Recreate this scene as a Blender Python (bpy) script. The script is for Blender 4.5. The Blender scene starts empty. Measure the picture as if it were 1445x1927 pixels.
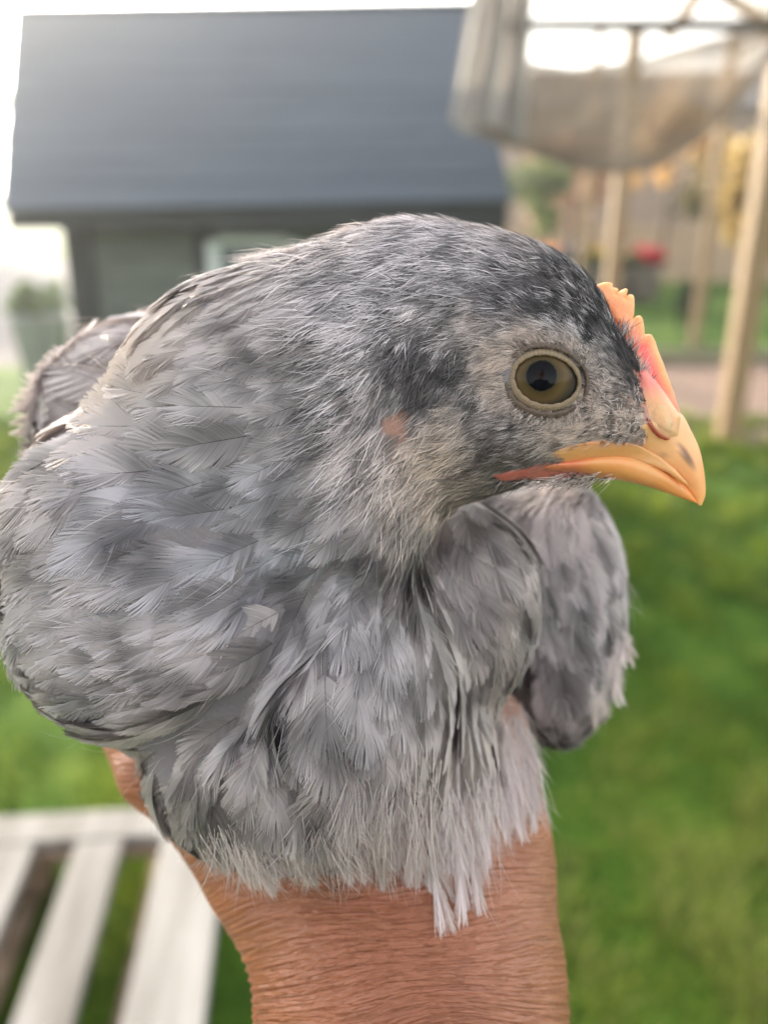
import bpy, math, random
import numpy as np
from mathutils import Vector, Matrix, noise as mnoise
from mathutils.bvhtree import BVHTree

random.seed(7)
rng = np.random.default_rng(7)
C = bpy.context.scene.collection
sc = bpy.context.scene

# ---------------------------------------------------------------- camera, light, exposure
PITCH = math.radians(21.0)
CAM_H = 1.30
F = 1565.0                                   # focal length in photo pixels (1445 wide)
cd = bpy.data.cameras.new('camera')
cam = bpy.data.objects.new('camera', cd)
C.objects.link(cam)
cam.location = (0, 0, CAM_H)
cam.rotation_euler = (math.radians(90) - PITCH, 0, 0)
cd.sensor_fit = 'HORIZONTAL'
cd.sensor_width = 24.0
cd.lens = 24.0 * F / 1445.0
cd.clip_start = 0.01
cd.clip_end = 2000
cd.dof.use_dof = True
cd.dof.focus_distance = 0.1635
cd.dof.aperture_fstop = 6.6
cd.dof.aperture_blades = 0
sc.camera = cam

SUN_EL, SUN_AZ = math.radians(19), math.radians(-26)      # azimuth from +Y, negative = left
w = bpy.data.worlds.new('World')
sc.world = w
w.use_nodes = True
nt = w.node_tree
sky = nt.nodes.new('ShaderNodeTexSky')
sky.sky_type = 'NISHITA'
sky.sun_disc = False
sky.sun_elevation = SUN_EL
sky.sun_rotation = SUN_AZ
sky.air_density = 1.3
sky.dust_density = 3.0
sky.ozone_density = 1.0
hs_ = nt.nodes.new('ShaderNodeHueSaturation')          # milky evening sky, less blue than clear air
hs_.inputs['Saturation'].default_value = .22
nt.links.new(sky.outputs[0], hs_.inputs['Color'])
nt.links.new(hs_.outputs[0], nt.nodes['Background'].inputs[0])
nt.nodes['Background'].inputs[1].default_value = 0.15

sd = bpy.data.lights.new('sun', 'SUN')
sun = bpy.data.objects.new('sun', sd)
C.objects.link(sun)
sd.energy = 2.2
sd.angle = math.radians(0.6)
sd.color = (1.0, 0.86, 0.66)
sdir = Vector((math.sin(SUN_AZ) * math.cos(SUN_EL), math.cos(SUN_AZ) * math.cos(SUN_EL), math.sin(SUN_EL)))
sun.rotation_euler = sdir.to_track_quat('Z', 'Y').to_euler()
sun.location = (0, 0, 5)
sc.view_settings.view_transform = 'Standard'
sc.view_settings.look = 'None'
sc.view_settings.exposure = 2.2
sc.view_settings.gamma = 1.0
sc.view_settings.use_curve_mapping = False
sc.cycles.max_bounces = 7
sc.cycles.transparent_max_bounces = 12
sc.cycles.sample_clamp_indirect = 6

# ---------------------------------------------------------------- helpers
cp, sp = math.cos(PITCH), math.sin(PITCH)

def cam2world(p):
    """camera-aligned frame (x right, y forward, z up; metres) to the world"""
    p = np.asarray(p, float)
    x, y, z = p[..., 0], p[..., 1], p[..., 2]
    return np.stack([x, y * cp + z * sp, CAM_H - y * sp + z * cp], -1)

def world2cam(p):
    p = np.asarray(p, float)
    x, y, z = p[..., 0], p[..., 1], p[..., 2] - CAM_H
    return np.stack([x, y * cp - z * sp, y * sp + z * cp], -1)

def P(px, py, d):
    """photo pixel and depth -> camera-aligned metres"""
    return np.array([(px - 722.5) * d / F, d, -(py - 963.5) * d / F])

def on_ground(px, py, h=0.0):
    r = cam2world(P(px, py, 1.0)) - np.array([0, 0, CAM_H])
    t = (h - CAM_H) / r[2]
    return np.array([0, 0, CAM_H]) + r * t

def at_y(px, py, Y):
    r = cam2world(P(px, py, 1.0)) - np.array([0, 0, CAM_H])
    return np.array([0, 0, CAM_H]) + r * (Y / r[1])

def tag(o, label=None, cat=None, group=None, kind=None):
    if label: o['label'] = label
    if cat: o['category'] = cat
    if group: o['group'] = group
    if kind: o['kind'] = kind
    return o

def empty(name, loc, rz=0):
    o = bpy.data.objects.new(name, None)
    C.objects.link(o)
    o.location = loc
    o.rotation_euler = (0, 0, rz)
    return o

def mesh_obj(name, verts, faces, mat=None, parent=None, origin=None, smooth=False, cols=None, extra=None):
    """verts in world space when origin is given (stored relative to it), else local"""
    v = np.asarray(verts, float)
    if origin is not None:
        v = v - np.asarray(origin)
    me = bpy.data.meshes.new(name)
    if isinstance(faces, np.ndarray) and faces.ndim == 2:
        k = faces.shape[1]
        me.vertices.add(len(v))
        me.vertices.foreach_set('co', v.astype(np.float32).ravel())
        me.loops.add(faces.size)
        me.loops.foreach_set('vertex_index', faces.astype(np.int32).ravel())
        me.polygons.add(len(faces))
        me.polygons.foreach_set('loop_start', np.arange(0, faces.size, k, dtype=np.int32))
        me.update(calc_edges=True)
    else:
        me.from_pydata([tuple(q) for q in v], [], [tuple(f) for f in faces])
    if smooth:
        me.polygons.foreach_set('use_smooth', np.ones(len(me.polygons), dtype=bool))
    if cols is not None:
        a = me.color_attributes.new('col', 'FLOAT_COLOR', 'POINT')
        cc = np.ones((len(v), 4), np.float32)
        cc[:, :3] = cols
        a.data.foreach_set('color', cc.ravel())
    if extra:
        for nm, arr in extra.items():
            a = me.attributes.new(nm, 'FLOAT_VECTOR', 'POINT')
            a.data.foreach_set('vector', np.asarray(arr, np.float32).ravel())
    if mat: me.materials.append(mat)
    o = bpy.data.objects.new(name, me)
    C.objects.link(o)
    if parent: o.parent = parent
    return o

class MB:
    """collects boxes, tubes and quads into one mesh"""
    def __init__(s): s.v, s.f = [], []
    def add(s, v, f):
        n = len(s.v); s.v += [tuple(map(float, q)) for q in v]; s.f += [tuple(i + n for i in q) for q in f]; return s
    def box(s, c, size, rz=0, M=None, bev=0.0):
        x, y, z = [q / 2 for q in size]
        b = min(bev, x * .9, y * .9, z * .9)
        pts, fs = [], []
        if b <= 0:
            pts = [(i * x, j * y, k * z) for i in (-1, 1) for j in (-1, 1) for k in (-1, 1)]
            fs = [(0, 1, 3, 2), (4, 6, 7, 5), (0, 4, 5, 1), (2, 3, 7, 6), (0, 2, 6, 4), (1, 5, 7, 3)]
        else:
            for (zz, xx, yy) in ((-z, x - b, y - b), (-z + b, x, y), (z - b, x, y), (z, x - b, y - b)):
                for (i, j) in ((-1, -1), (1, -1), (1, 1), (-1, 1)):
                    pts.append((i * xx, j * yy, zz))
            fs = [(3, 2, 1, 0), (12, 13, 14, 15)]
            for r in range(3):
                for k in range(4):
                    a, d = r * 4 + k, r * 4 + (k + 1) % 4
                    fs.append((a, d, d + 4, a + 4))
        R = Matrix.Rotation(rz, 3, 'Z') if M is None else M
        return s.add([tuple(Vector(c) + R @ Vector(p)) for p in pts], fs)
    def tube(s, pts, rad, n=10, cap=True):
        pts = [Vector(p) for p in pts]
        rad = rad if hasattr(rad, '__len__') else [rad] * len(pts)
        base = len(s.v); V, Fc = [], []
        up = Vector((0, 0, 1)) if abs((pts[-1] - pts[0]).normalized().z) < .9 else Vector((1, 0, 0))
        for i, p in enumerate(pts):
            t = (pts[min(i + 1, len(pts) - 1)] - pts[max(i - 1, 0)]).normalized()
            a = t.cross(up).normalized(); b = a.cross(t)
            for k in range(n):
                th = 2 * math.pi * k / n
                V.append(tuple(p + (a * math.cos(th) + b * math.sin(th)) * rad[i]))
        for i in range(len(pts) - 1):
            for k in range(n):
                Fc.append((i * n + k, i * n + (k + 1) % n, (i + 1) * n + (k + 1) % n, (i + 1) * n + k))
        if cap:
            Fc.append(tuple(range(n))[::-1]); Fc.append(tuple((len(pts) - 1) * n + k for k in range(n)))
        return s.add(V, Fc)
    def lathe(s, c, prof, n=20):
        V = [(c[0] + r * math.cos(2 * math.pi * k / n), c[1] + r * math.sin(2 * math.pi * k / n), c[2] + z) for r, z in prof for k in range(n)]
        Fc = [(i * n + k, i * n + (k + 1) % n, (i + 1) * n + (k + 1) % n, (i + 1) * n + k) for i in range(len(prof) - 1) for k in range(n)]
        Fc.append(tuple(range(n))[::-1]); Fc.append(tuple((len(prof) - 1) * n + k for k in range(n)))
        return s.add(V, Fc)
    def build(s, name, mat, parent=None, smooth=False):
        return mesh_obj(name, s.v, s.f, mat, parent, smooth=smooth)

def material(name):
    m = bpy.data.materials.new(name); m.use_nodes = True
    t = m.node_tree
    return m, t, t.nodes['Principled BSDF'], t.nodes['Material Output']

def nd(t, typ, **kw):
    n = t.nodes.new(typ)
    for k, v in kw.items():
        if k in n.inputs: n.inputs[k].default_value = v
        else: setattr(n, k, v)
    return n

def ramp(t, src, stops):
    r = t.nodes.new('ShaderNodeValToRGB')
    el = r.color_ramp.elements
    while len(el) < len(stops): el.new(0.5)
    for e, (p, c) in zip(el, stops):
        e.position = p; e.color = tuple(c) + (1,) if len(c) == 3 else c
    t.links.new(src, r.inputs[0])
    return r.outputs[0]

def noisy(name, c1, c2, scale=5, rough=.7, bump=.2, stretch=(1, 1, 1), detail=6, coord='Object', metallic=0, transl=0, dist=0.002, spec=.4):
    m, t, b, out = material(name)
    tc = nd(t, 'ShaderNodeTexCoord'); mp = nd(t, 'ShaderNodeMapping')
    mp.inputs['Scale'].default_value = stretch
    t.links.new(tc.outputs[coord], mp.inputs[0])
    n = nd(t, 'ShaderNodeTexNoise', Scale=scale, Detail=detail, Roughness=.62)
    t.links.new(mp.outputs[0], n.inputs['Vector'])
    col = ramp(t, n.outputs['Fac'], [(.3, c1), (.7, c2)])
    t.links.new(col, b.inputs['Base Color'])
    b.inputs['Roughness'].default_value = rough
    b.inputs['Metallic'].default_value = metallic
    b.inputs['Specular IOR Level'].default_value = spec
    if bump:
        bp = nd(t, 'ShaderNodeBump', Strength=bump, Distance=dist)
        t.links.new(n.outputs['Fac'], bp.inputs['Height']); t.links.new(bp.outputs[0], b.inputs['Normal'])
    if transl:
        tr = nd(t, 'ShaderNodeBsdfTranslucent'); mx = nd(t, 'ShaderNodeMixShader'); mx.inputs[0].default_value = transl
        t.links.new(col, tr.inputs[0]); t.links.new(b.outputs[0], mx.inputs[1]); t.links.new(tr.outputs[0], mx.inputs[2]); t.links.new(mx.outputs[0], out.inputs[0])
    return m

def attr_mat(name, rough=.6, transl=.3, spec=.3, bump=None, sss=0):
    m, t, b, out = material(name)
    a = nd(t, 'ShaderNodeVertexColor', layer_name='col')
    t.links.new(a.outputs[0], b.inputs['Base Color'])
    b.inputs['Roughness'].default_value = rough
    b.inputs['Specular IOR Level'].default_value = spec
    if sss:
        b.inputs['Subsurface Weight'].default_value = sss
        b.inputs['Subsurface Radius'].default_value = (1, .45, .25)
        b.inputs['Subsurface Scale'].default_value = .003
    if bump:
        tc = nd(t, 'ShaderNodeTexCoord'); n = nd(t, 'ShaderNodeTexNoise', Scale=bump[0], Detail=4)
        t.links.new(tc.outputs['Object'], n.inputs['Vector'])
        bp = nd(t, 'ShaderNodeBump', Strength=bump[1], Distance=.0005)
        t.links.new(n.outputs['Fac'], bp.inputs['Height']); t.links.new(bp.outputs[0], b.inputs['Normal'])
    if transl:
        tr = nd(t, 'ShaderNodeBsdfTranslucent'); mx = nd(t, 'ShaderNodeMixShader'); mx.inputs[0].default_value = transl
        t.links.new(a.outputs[0], tr.inputs[0]); t.links.new(b.outputs[0], mx.inputs[1]); t.links.new(tr.outputs[0], mx.inputs[2]); t.links.new(mx.outputs[0], out.inputs[0])
    return m

def smin(a, b, k):
    h = np.clip(.5 + .5 * (b - a) / k, 0, 1)
    return b * (1 - h) + a * h - k * h * (1 - h)

def surface_nets(f, o, h):
    """quad mesh of the zero level of f on a grid with origin o and spacing h"""
    ins = f < 0
    nx, ny, nz = f.shape
    acc = np.zeros((nx - 1, ny - 1, nz - 1, 3), np.float32); cnt = np.zeros((nx - 1, ny - 1, nz - 1), np.float32)
    corners = [(i, j, k) for i in (0, 1) for j in (0, 1) for k in (0, 1)]
    def sl(c): return (slice(c[0], nx - 1 + c[0]), slice(c[1], ny - 1 + c[1]), slice(c[2], nz - 1 + c[2]))
    for a in range(8):
        for b in range(a + 1, 8):
            ca, cb = corners[a], corners[b]
            if sum(abs(ca[i] - cb[i]) for i in range(3)) != 1: continue
            fa, fb = f[sl(ca)], f[sl(cb)]
            m = ins[sl(ca)] != ins[sl(cb)]
            t = np.where(m, fa / np.where(m, fa - fb, 1), 0)
            for i in range(3):
                acc[..., i] += np.where(m, ca[i] + t * (cb[i] - ca[i]), 0)
            cnt += m
    act = cnt > 0
    idx = -np.ones(act.shape, np.int64); idx[act] = np.arange(act.sum())
    cell = np.argwhere(act)
    v = (cell + acc[act] / cnt[act][:, None]) * h + np.asarray(o)
    faces = []
    for ax in range(3):
        s0 = [slice(0, None)] * 3; s1 = [slice(0, None)] * 3
        s0[ax] = slice(0, -1); s1[ax] = slice(1, None)
        a, b = ins[tuple(s0)], ins[tuple(s1)]
        e = np.argwhere(a != b)
        u, w_ = [(1, 2), (2, 0), (0, 1)][ax]
        e = e[(e[:, u] > 0) & (e[:, w_] > 0) & (e[:, u] < f.shape[u] - 1) & (e[:, w_] < f.shape[w_] - 1)]
        q = []
        for (du, dw) in ((-1, -1), (0, -1), (0, 0), (-1, 0)):
            c = e.copy(); c[:, u] += du; c[:, w_] += dw
            q.append(idx[c[:, 0], c[:, 1], c[:, 2]])
        q = np.stack(q, 1)
        fl = ~ins[e[:, 0], e[:, 1], e[:, 2]]
        q[fl] = q[fl][:, ::-1]
        faces.append(q)
    return v, np.concatenate(faces)

def grid(lo, hi, h):
    lo = np.array(lo); hi = np.array(hi)
    ax = [np.arange(lo[i], hi[i] + h, h) for i in range(3)]
    G = np.meshgrid(*ax, indexing='ij')
    return lo, G

def ell(G, px, py, d, rx, rz, ry, rot=0):
    """ellipsoid: centre at a pixel and depth, semi axes rx rz in pixels at that depth, ry in metres"""
    c = P(px, py, d); s = d / F
    x, y, z = G[0] - c[0], G[1] - c[1], G[2] - c[2]
    a = math.radians(rot); x, z = x * math.cos(a) + z * math.sin(a), -x * math.sin(a) + z * math.cos(a)
    rx, rz = rx * s, rz * s
    k0 = np.sqrt((x / rx) ** 2 + (y / ry) ** 2 + (z / rz) ** 2)
    k1 = np.sqrt((x / rx ** 2) ** 2 + (y / ry ** 2) ** 2 + (z / rz ** 2) ** 2)
    return k0 * (k0 - 1) / np.maximum(k1, 1e-6)

def caps(G, A, B, ra, rb, sy=1.0):
    """tapered capsule between pixel points A, B = (px,py,depth), radii in metres; sy squashes depth"""
    a, b = P(*A), P(*B)
    X = np.stack([G[0], G[1], G[2]], -1)
    S = np.array([1, 1 / sy, 1]); ab = (b - a) * S; pa = (X - a) * S
    h = np.clip((pa @ ab) / (ab @ ab), 0, 1)
    return np.sqrt(((pa - h[..., None] * ab) ** 2).sum(-1)) - (ra + (rb - ra) * h)

def poly_sd(x, z, poly):
    """signed distance to a 2D polygon, negative inside"""
    poly = np.asarray(poly, float); n = len(poly)
    d = np.full(x.shape, 1e9); inside = np.zeros(x.shape, bool)
    for i in range(n):
        a, b = poly[i], poly[(i + 1) % n]
        e = b - a; wx, wz = x - a[0], z - a[1]
        h = np.clip((wx * e[0] + wz * e[1]) / (e @ e), 0, 1)
        d = np.minimum(d, (wx - e[0] * h) ** 2 + (wz - e[1] * h) ** 2)
        c = ((a[1] > z) != (b[1] > z)) & (x < (b[0] - a[0]) * (z - a[1]) / ((b[1] - a[1]) if b[1] != a[1] else 1e-9) + a[0])
        inside ^= c
    return np.where(inside, -1, 1) * np.sqrt(d)

def inflate(poly_px, depth, R, h=.0003, Re=None):
    Re = Re or R
    """rounded slab of half thickness R over a pixel outline; returns camera-frame mesh"""
    pl = np.array([P(a, b, depth)[[0, 2]] for a, b in poly_px])
    lo = [pl[:, 0].min() - .002, depth - R * 1.6, pl[:, 1].min() - .002]
    hi = [pl[:, 0].max() + .002, depth + R * 1.6, pl[:, 1].max() + .002]
    lo, G = grid(lo, hi, h)
    d2 = poly_sd(G[0][:, 0, :], G[2][:, 0, :], pl)[:, None, :]
    f = np.sqrt((np.maximum(d2 + Re, 0) * R / Re) ** 2 + (G[1] - depth) ** 2) - R
    v, q = surface_nets(f, lo, h)
    return v, q

def fbm(p, scale, seed=0.0, octv=3):
    """cheap value noise on points via summed sines"""
    p = np.asarray(p) * scale + seed
    r = np.random.default_rng(int(seed * 10) + 3)
    out = np.zeros(p.shape[:-1])
    for o in range(octv):
        for _ in range(5):
            k = r.normal(size=p.shape[-1]); k /= np.linalg.norm(k); ph = r.uniform(0, 6.28)
            out += np.sin((p @ k) * (2 ** o) * r.uniform(.7, 1.3) * 6.28 + ph) / (2 ** o) / 5 * 1.6
    return out

# ================================================================ THE CHICKEN: body
H = .0011
lo, G = grid([-.095, .145, -.085], [.085, .365, .07], H)
G = [g.astype(np.float32) for g in G]
head = ell(G, 948, 680, .176, 208, 216, .0155, -22)
head = smin(head, ell(G, 1098, 752, .1755, 104, 120, .0098, -35), .005)
head = smin(head, ell(G, 985, 800, .1755, 175, 86, .0120, 0), .006)
head = smin(head, ell(G, 1150, 800, .1755, 84, 66, .0080, 0), .005)
neck = smin(head, ell(G, 780, 686, .180, 262, 262, .0190, 5), .010)
neck = smin(neck, ell(G, 510, 790, .188, 300, 292, .0250, 26), .014)
neck = smin(neck, ell(G, 640, 960, .184, 160, 230, .0190, 0), .010)
lob = ell(G, 298, 1070, .194, 287, 322, .0300, 15)
lob = smin(lob, ell(G, 285, 1215, .194, 218, 165, .0255, -14), .010)
body = smin(neck, lob, .007)
brs = ell(G, 610, 1290, .198, 262, 330, .0330, -8)
brs = smin(brs, ell(G, 470, 1400, .2, 195, 200, .027, 20), .008)
body = smin(body, brs, .0035)
for (a_, b_) in (((640, 1085, .1665), (560, 1195, .1690)), ((560, 1195, .1690), (440, 1345, .1690)), ((440, 1345, .1690), (300, 1425, .1740)), ((300, 1425, .1740), (130, 1440, .1800)), ((500, 1400, .1660), (560, 1560, .1680))):
    r_ = .0044 if a_[0] != 500 else .0026
    body = -smin(-body, caps(G, a_, b_, r_, r_ * 1.1), .0040)
rb = ell(G, 850, 1145, .208, 160, 205, .0220, -10)
body = smin(body, rb, .004)
body = smin(body, ell(G, 820, 1440, .209, 120, 150, .020, 0), .012)
back = ell(G, 305, 822, .222, 222, 222, .022, 20)
back = smin(back, ell(G, 560, 960, .285, 270, 270, .072, 0), .02)
body = smin(body, back, .006)
wing = ell(G, 1058, 1140, .232, 112, 246, .018, -1)
body = smin(body, smin(wing, ell(G, 800, 1050, .262, 200, 200, .05, 0), .02), .004)
v, q = surface_nets(body, lo, H)
del body, wing, back, rb, brs, lob, neck, head, G

body_cam = v
bw = cam2world(v)
bvh_body = BVHTree.FromPolygons([tuple(a) for a in bw], [tuple(int(i) for i in f) for f in q])

# ---- the hand that holds it: one continuous surface
HH = .0010
lo, G = grid([-.09, .13, -.20], [.06, .33, .0], HH)
G = [g.astype(np.float32) for g in G]
s_ = .2 / F
hd = caps(G, (800, 2500, .200), (775, 1850, .204), 275 * s_, 285 * s_, .78)
hd = smin(hd, caps(G, (770, 1900, .204), (812, 1600, .212), 272 * s_, 215 * s_, .68), .012)
hd = smin(hd, caps(G, (800, 1640, .212), (560, 1600, .216), 190 * s_, 190 * s_, .62), .014)
hd = smin(hd, caps(G, (640, 1700, .214), (440, 1510, .220), 190 * s_, 120 * s_, .65), .012)
hd = smin(hd, caps(G, (850, 1600, .214), (886, 1385, .222), 180 * s_, 122 * s_, .60), .012)
# thumb along the left side, closing against the bird's flank
hd = smin(hd, caps(G, (420, 1530, .220), (302, 1446, .226), .0138, .0112, .85), .006)
hd = smin(hd, caps(G, (302, 1446, .226), (236, 1345, .238), .0114, .0092, .9), .003)
# four fingers reach back under the body
for (a, b, c, r1) in (((500, 1480, .232), (430, 1330, .262), (430, 1240, .286), .0092), ((610, 1480, .234), (560, 1325, .272), (555, 1240, .305), .0097),
                      ((720, 1470, .234), (690, 1320, .272), (680, 1240, .300), .0093), ((830, 1440, .232), (800, 1310, .262), (785, 1240, .284), .0082)):
    fg = smin(caps(G, a, b, r1 * 1.1, r1), caps(G, b, c, r1, r1 * .82), .002)
    hd = smin(hd, fg, .006)
hv, hq = surface_nets(hd, lo, HH)
del G, hd
bvh_hand = BVHTree.FromPolygons([tuple(a) for a in cam2world(hv)], [tuple(int(i) for i in f) for f in hq])
allv = np.concatenate([bw, cam2world(hv)])
bvh_all = BVHTree.FromPolygons([tuple(a) for a in allv], [tuple(int(i) for i in f) for f in q] + [tuple(int(i) + len(bw) for i in f) for f in hq])

CAMP = Vector((0, 0, CAM_H))
def cast(px, py, bvh=bvh_body):
    d = Vector(cam2world(P(px, py, 1.0))) - CAMP
    hit = bvh.ray_cast(CAMP, d.normalized())
    return hit[0], hit[1]

ORI = np.array(cam2world(P(620, 1620, .20)))           # where the bird sits on the wrist
chicken = tag(empty('chicken', ORI), 'grey and white mottled young chicken with orange comb held up on a hand', 'chicken')

# ---- guide tables in photo pixels: x, y, direction (dx,dy down), feather length px, tone, warmth
GT = np.array([
 (1150,575,-.75,-.55, 24,.055,.0),(1190,650,-.55,-.75, 22,.045,.0),(1100,540,-.85,-.45, 28,.08,.1),(1050,520,-.95,-.35, 30,.07,.1),(1000,570,-1,-.2,30,.085,.0),(1050,590,-.95,-.3,26,.07,.0),(960,510,-1,-.15,34,.14,.0),
 (1100,620,-.85,-.45, 26,.07,.0),(1000,475,-1,-.25, 34,.20,.2),(930,440,-1,-.12, 36,.28,.1),(950,560,-1,-.1, 34,.14,.0),
 (850,430,-1,-.02, 40,.32,.0),(870,540,-1,.05, 38,.20,.0),(780,425,-1,.08, 42,.34,.0),(650,445,-1,.2, 50,.36,.1),
 (740,540,-1,.2, 46,.26,.0),(560,475,-1,.35, 60,.36,.1),(640,580,-.95,.3, 52,.36,.0),(450,530,-1,.45, 80,.36,.3),(360,580,-.95,.45,100,.36,.4),
 (1205,720,-.75,-.4, 11,.10,.3),(1190,780,-.95,.1, 9,.34,.9),(1150,740,-.9,-.1, 11,.24,.6),(1120,690,-.85,-.3, 12,.20,.3),
 (1110,760,-.9,.15, 11,.36,.8),(1080,800,-.95,.2, 12,.42,.8),(1130,800,-.95,.15, 10,.34,.8),(1000,640,-.95,-.15, 12,.38,.7),(1070,650,-.8,-.4, 11,.22,.5),
 (940,680,-.95,.2, 16,.40,.8),(935,740,-.9,.3, 16,.30,.7),(1000,800,-.95,.25, 14,.20,.4),(1060,830,-1,.1, 12,.32,.7),(960,800,-.95,.2, 18,.12,.2),
 (1000,850,-.95,.25, 18,.15,.4),(930,850,-.95,.3, 24,.16,.4),(900,760,-.8,.5, 24,.13,.1),(850,690,-.6,.6, 26,.10,.0),(790,670,-.6,.7, 28,.10,.0),
 (900,620,-.95,.2, 26,.30,.4),(830,620,-.9,.3, 30,.18,.1),(800,740,-.5,.8, 26,.10,.0),(850,790,-.85,.5, 30,.30,.6),(780,860,-.7,.6, 42,.44,.7),
 (840,860,-.85,.5, 38,.42,.8),(880,900,-.9,.45, 34,.22,.6),(950,900,-.95,.3, 26,.14,.3),(1020,905,-.98,.2, 22,.25,.5),(1090,900,-.98,.15, 16,.35,.5),
 (800,930,-.6,.75, 46,.42,.6),(760,980,-.25,.95, 52,.30,.3),(720,880,-.5,.8, 50,.36,.3),(700,760,-.6,.7, 46,.26,.1),(680,840,-.7,.7, 56,.38,.2),
 (640,720,-.85,.45, 55,.26,.0),(560,640,-.97,.25, 66,.26,.1),(600,820,-.85,.4, 66,.22,.0),(640,920,-.75,.6, 66,.36,.0),(540,740,-.97,.2, 82,.22,.0),
 (560,900,-.93,.4,110,.22,-.3),(480,620,-1,.3, 86,.30,.2),(450,700,-1,.15,112,.22,.0),(380,660,-1,.2,118,.34,.3),(300,620,-.95,.2,130,.44,.5),
 (430,800,-1,.0,165,.28,.0),(300,740,-1,-.1,165,.42,.4),(200,700,-.9,-.35,150,.48,.5),(120,760,-.75,-.6,140,.50,.4),(330,850,-1,.1,165,.32,.0),
 (180,860,-1,.15,150,.40,.2),(60,880,-.9,.3,130,.42,.3),(450,930,-.95,.35,165,.28,-.3),(300,960,-.95,.35,160,.26,-.2),(150,970,-.95,.4,140,.24,.1),
 (250,1040,-.95,.35,140,.16,.0),(50,1020,-.8,.6,120,.46,.2),(600,1010,-.85,.5,130,.30,-.4),(480,1040,-.92,.4,150,.36,-.3),(680,1020,-.4,.9,110,.22,-.2),
 (400,1130,-.93,.35,130,.27,.0),(250,1170,-.97,.2,120,.34,.0),(100,1140,-.95,.3,115,.42,.0),(40,1200,-.7,.6,115,.46,.0),(120,1280,-.9,.35,110,.32,.1),
 (250,1290,-.97,.2,115,.28,.0),(400,1240,-.97,.2,120,.26,.1),(500,1170,-.92,.3,120,.24,.1),(180,1370,-.9,.3,110,.26,.2),(320,1370,-.97,.25,110,.22,.2),
 (420,1300,-.97,.15,110,.20,.2),(620,1130,-.25,.97,120,.27,-.1),(700,1130,-.1,1,110,.26,.0),(600,1230,-.1,1,130,.42,.0),(680,1260,-.05,1,130,.40,.0),
 (540,1320,-.05,1,130,.22,.0),(440,1440,-.2,.95,130,.30,.2),(330,1460,-.4,.9,120,.32,.2),(560,1450,-.25,.97,130,.26,.1),(680,1420,.0,1,120,.24,.2),
 (480,1540,-.35,.9,110,.25,.3),(620,1540,-.1,1,110,.28,.2),(760,1200,.15,1,110,.24,.1),(780,1350,.05,1,105,.26,.2),(760,1480,-.05,1,110,.40,.2),
 (840,1050,.5,.85,120,.16,.2),(900,980,.5,.85,110,.12,.2),(850,1130,.35,.93,110,.28,.3),(930,1080,.35,.93,110,.26,.4),(900,1200,.3,.95,110,.16,.2),
 (960,1200,.15,1,110,.32,.4),(880,1320,.1,1,100,.20,.2),(830,1280,.15,1,105,.26,.2),(850,1450,.05,1,120,.62,.3),(930,1400,.2,1,110,.62,.5),(800,1500,.0,1,120,.6,.2),(860,1560,.1,1,110,.62,.3),(720,1540,-.05,1,110,.45,.2),(900,1350,.1,1,100,.5,.4),
 (1040,960,.3,.95, 80,.50,.1),(1110,980,.3,.95, 80,.45,.2),(1150,1100,.3,.95, 80,.36,.3),(1070,1080,.35,.95, 85,.40,.0),(1020,1200,.2,1, 90,.22,.0),
 (1110,1200,.2,1, 85,.30,.1),(1050,1330,-.1,1, 90,.14,.0),(1140,1280,.0,1, 80,.6,.3),(1000,1130,.3,.95,90,.3,.0),
], float)
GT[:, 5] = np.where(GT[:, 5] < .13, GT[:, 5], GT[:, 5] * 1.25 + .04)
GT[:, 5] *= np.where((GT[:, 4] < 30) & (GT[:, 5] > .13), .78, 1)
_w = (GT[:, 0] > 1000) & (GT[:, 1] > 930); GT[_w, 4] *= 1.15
_l = (GT[:, 0] < 430) & (GT[:, 1] < 830); GT[_l, 6] = GT[_l, 6] + .12; GT[_l, 5] *= 1.12  # upper left warmer and paler: backlit glow painted into the plumage
GT[:, 6] += .03

def guide(px, py):
    """direction, length, tone, warmth at photo positions (arrays)"""
    px = np.asarray(px, float).ravel(); py = np.asarray(py, float).ravel()
    out = np.zeros((len(px), 5))
    for i in range(0, len(px), 4000):
        d2 = (px[i:i + 4000, None] - GT[None, :, 0]) ** 2 + (py[i:i + 4000, None] - GT[None, :, 1]) ** 2
        w_ = 1 / (d2 + 60) ** 2
        out[i:i + 4000] = (w_ @ GT[:, 2:]) / w_.sum(1)[:, None]
    return out

def project(pw):
    c = world2cam(pw)
    return 722.5 + F * c[:, 0] / c[:, 1], 963.5 - F * c[:, 2] / c[:, 1], c[:, 1]

# ---- skin of the body: colour by place, mostly hidden under plumage
bx, by, bd = project(bw)
g = guide(bx, by)
base = np.stack([.13 + .5 * g[:, 3]] * 3, 1) * np.array([.66, .60, .61])
def blob(x, y, cx, cy, rx, ry, rot=0):
    a = math.radians(rot); dx, dy = x - cx, y - cy
    u, v_ = dx * math.cos(a) + dy * math.sin(a), -dx * math.sin(a) + dy * math.cos(a)
    return np.clip(1.5 - np.sqrt((u / rx) ** 2 + (v_ / ry) ** 2) * 1.0, 0, 1)
def mixc(c, m, col): return c * (1 - m[:, None]) + np.array(col) * m[:, None]
onhead = bd < .2
base = mixc(base, blob(bx, by, 1200, 770, 85, 75) * onhead * .95, (.52, .30, .24))
base = mixc(base, blob(bx, by, 1120, 815, 90, 40) * onhead * .8, (.45, .26, .21))
base = mixc(base, blob(bx, by, 747, 795, 36, 50, -25) * onhead, (.40, .23, .18))
base = mixc(base, blob(bx, by, 1220, 690, 40, 80, -20) * onhead * .9, (.62, .22, .15))
m_body = attr_mat('bird skin and under down', rough=.8, transl=0, spec=.2, bump=(900, .6), sss=.1)
mesh_obj('body', bw, q, m_body, chicken, ORI, smooth=True, cols=base)

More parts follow.
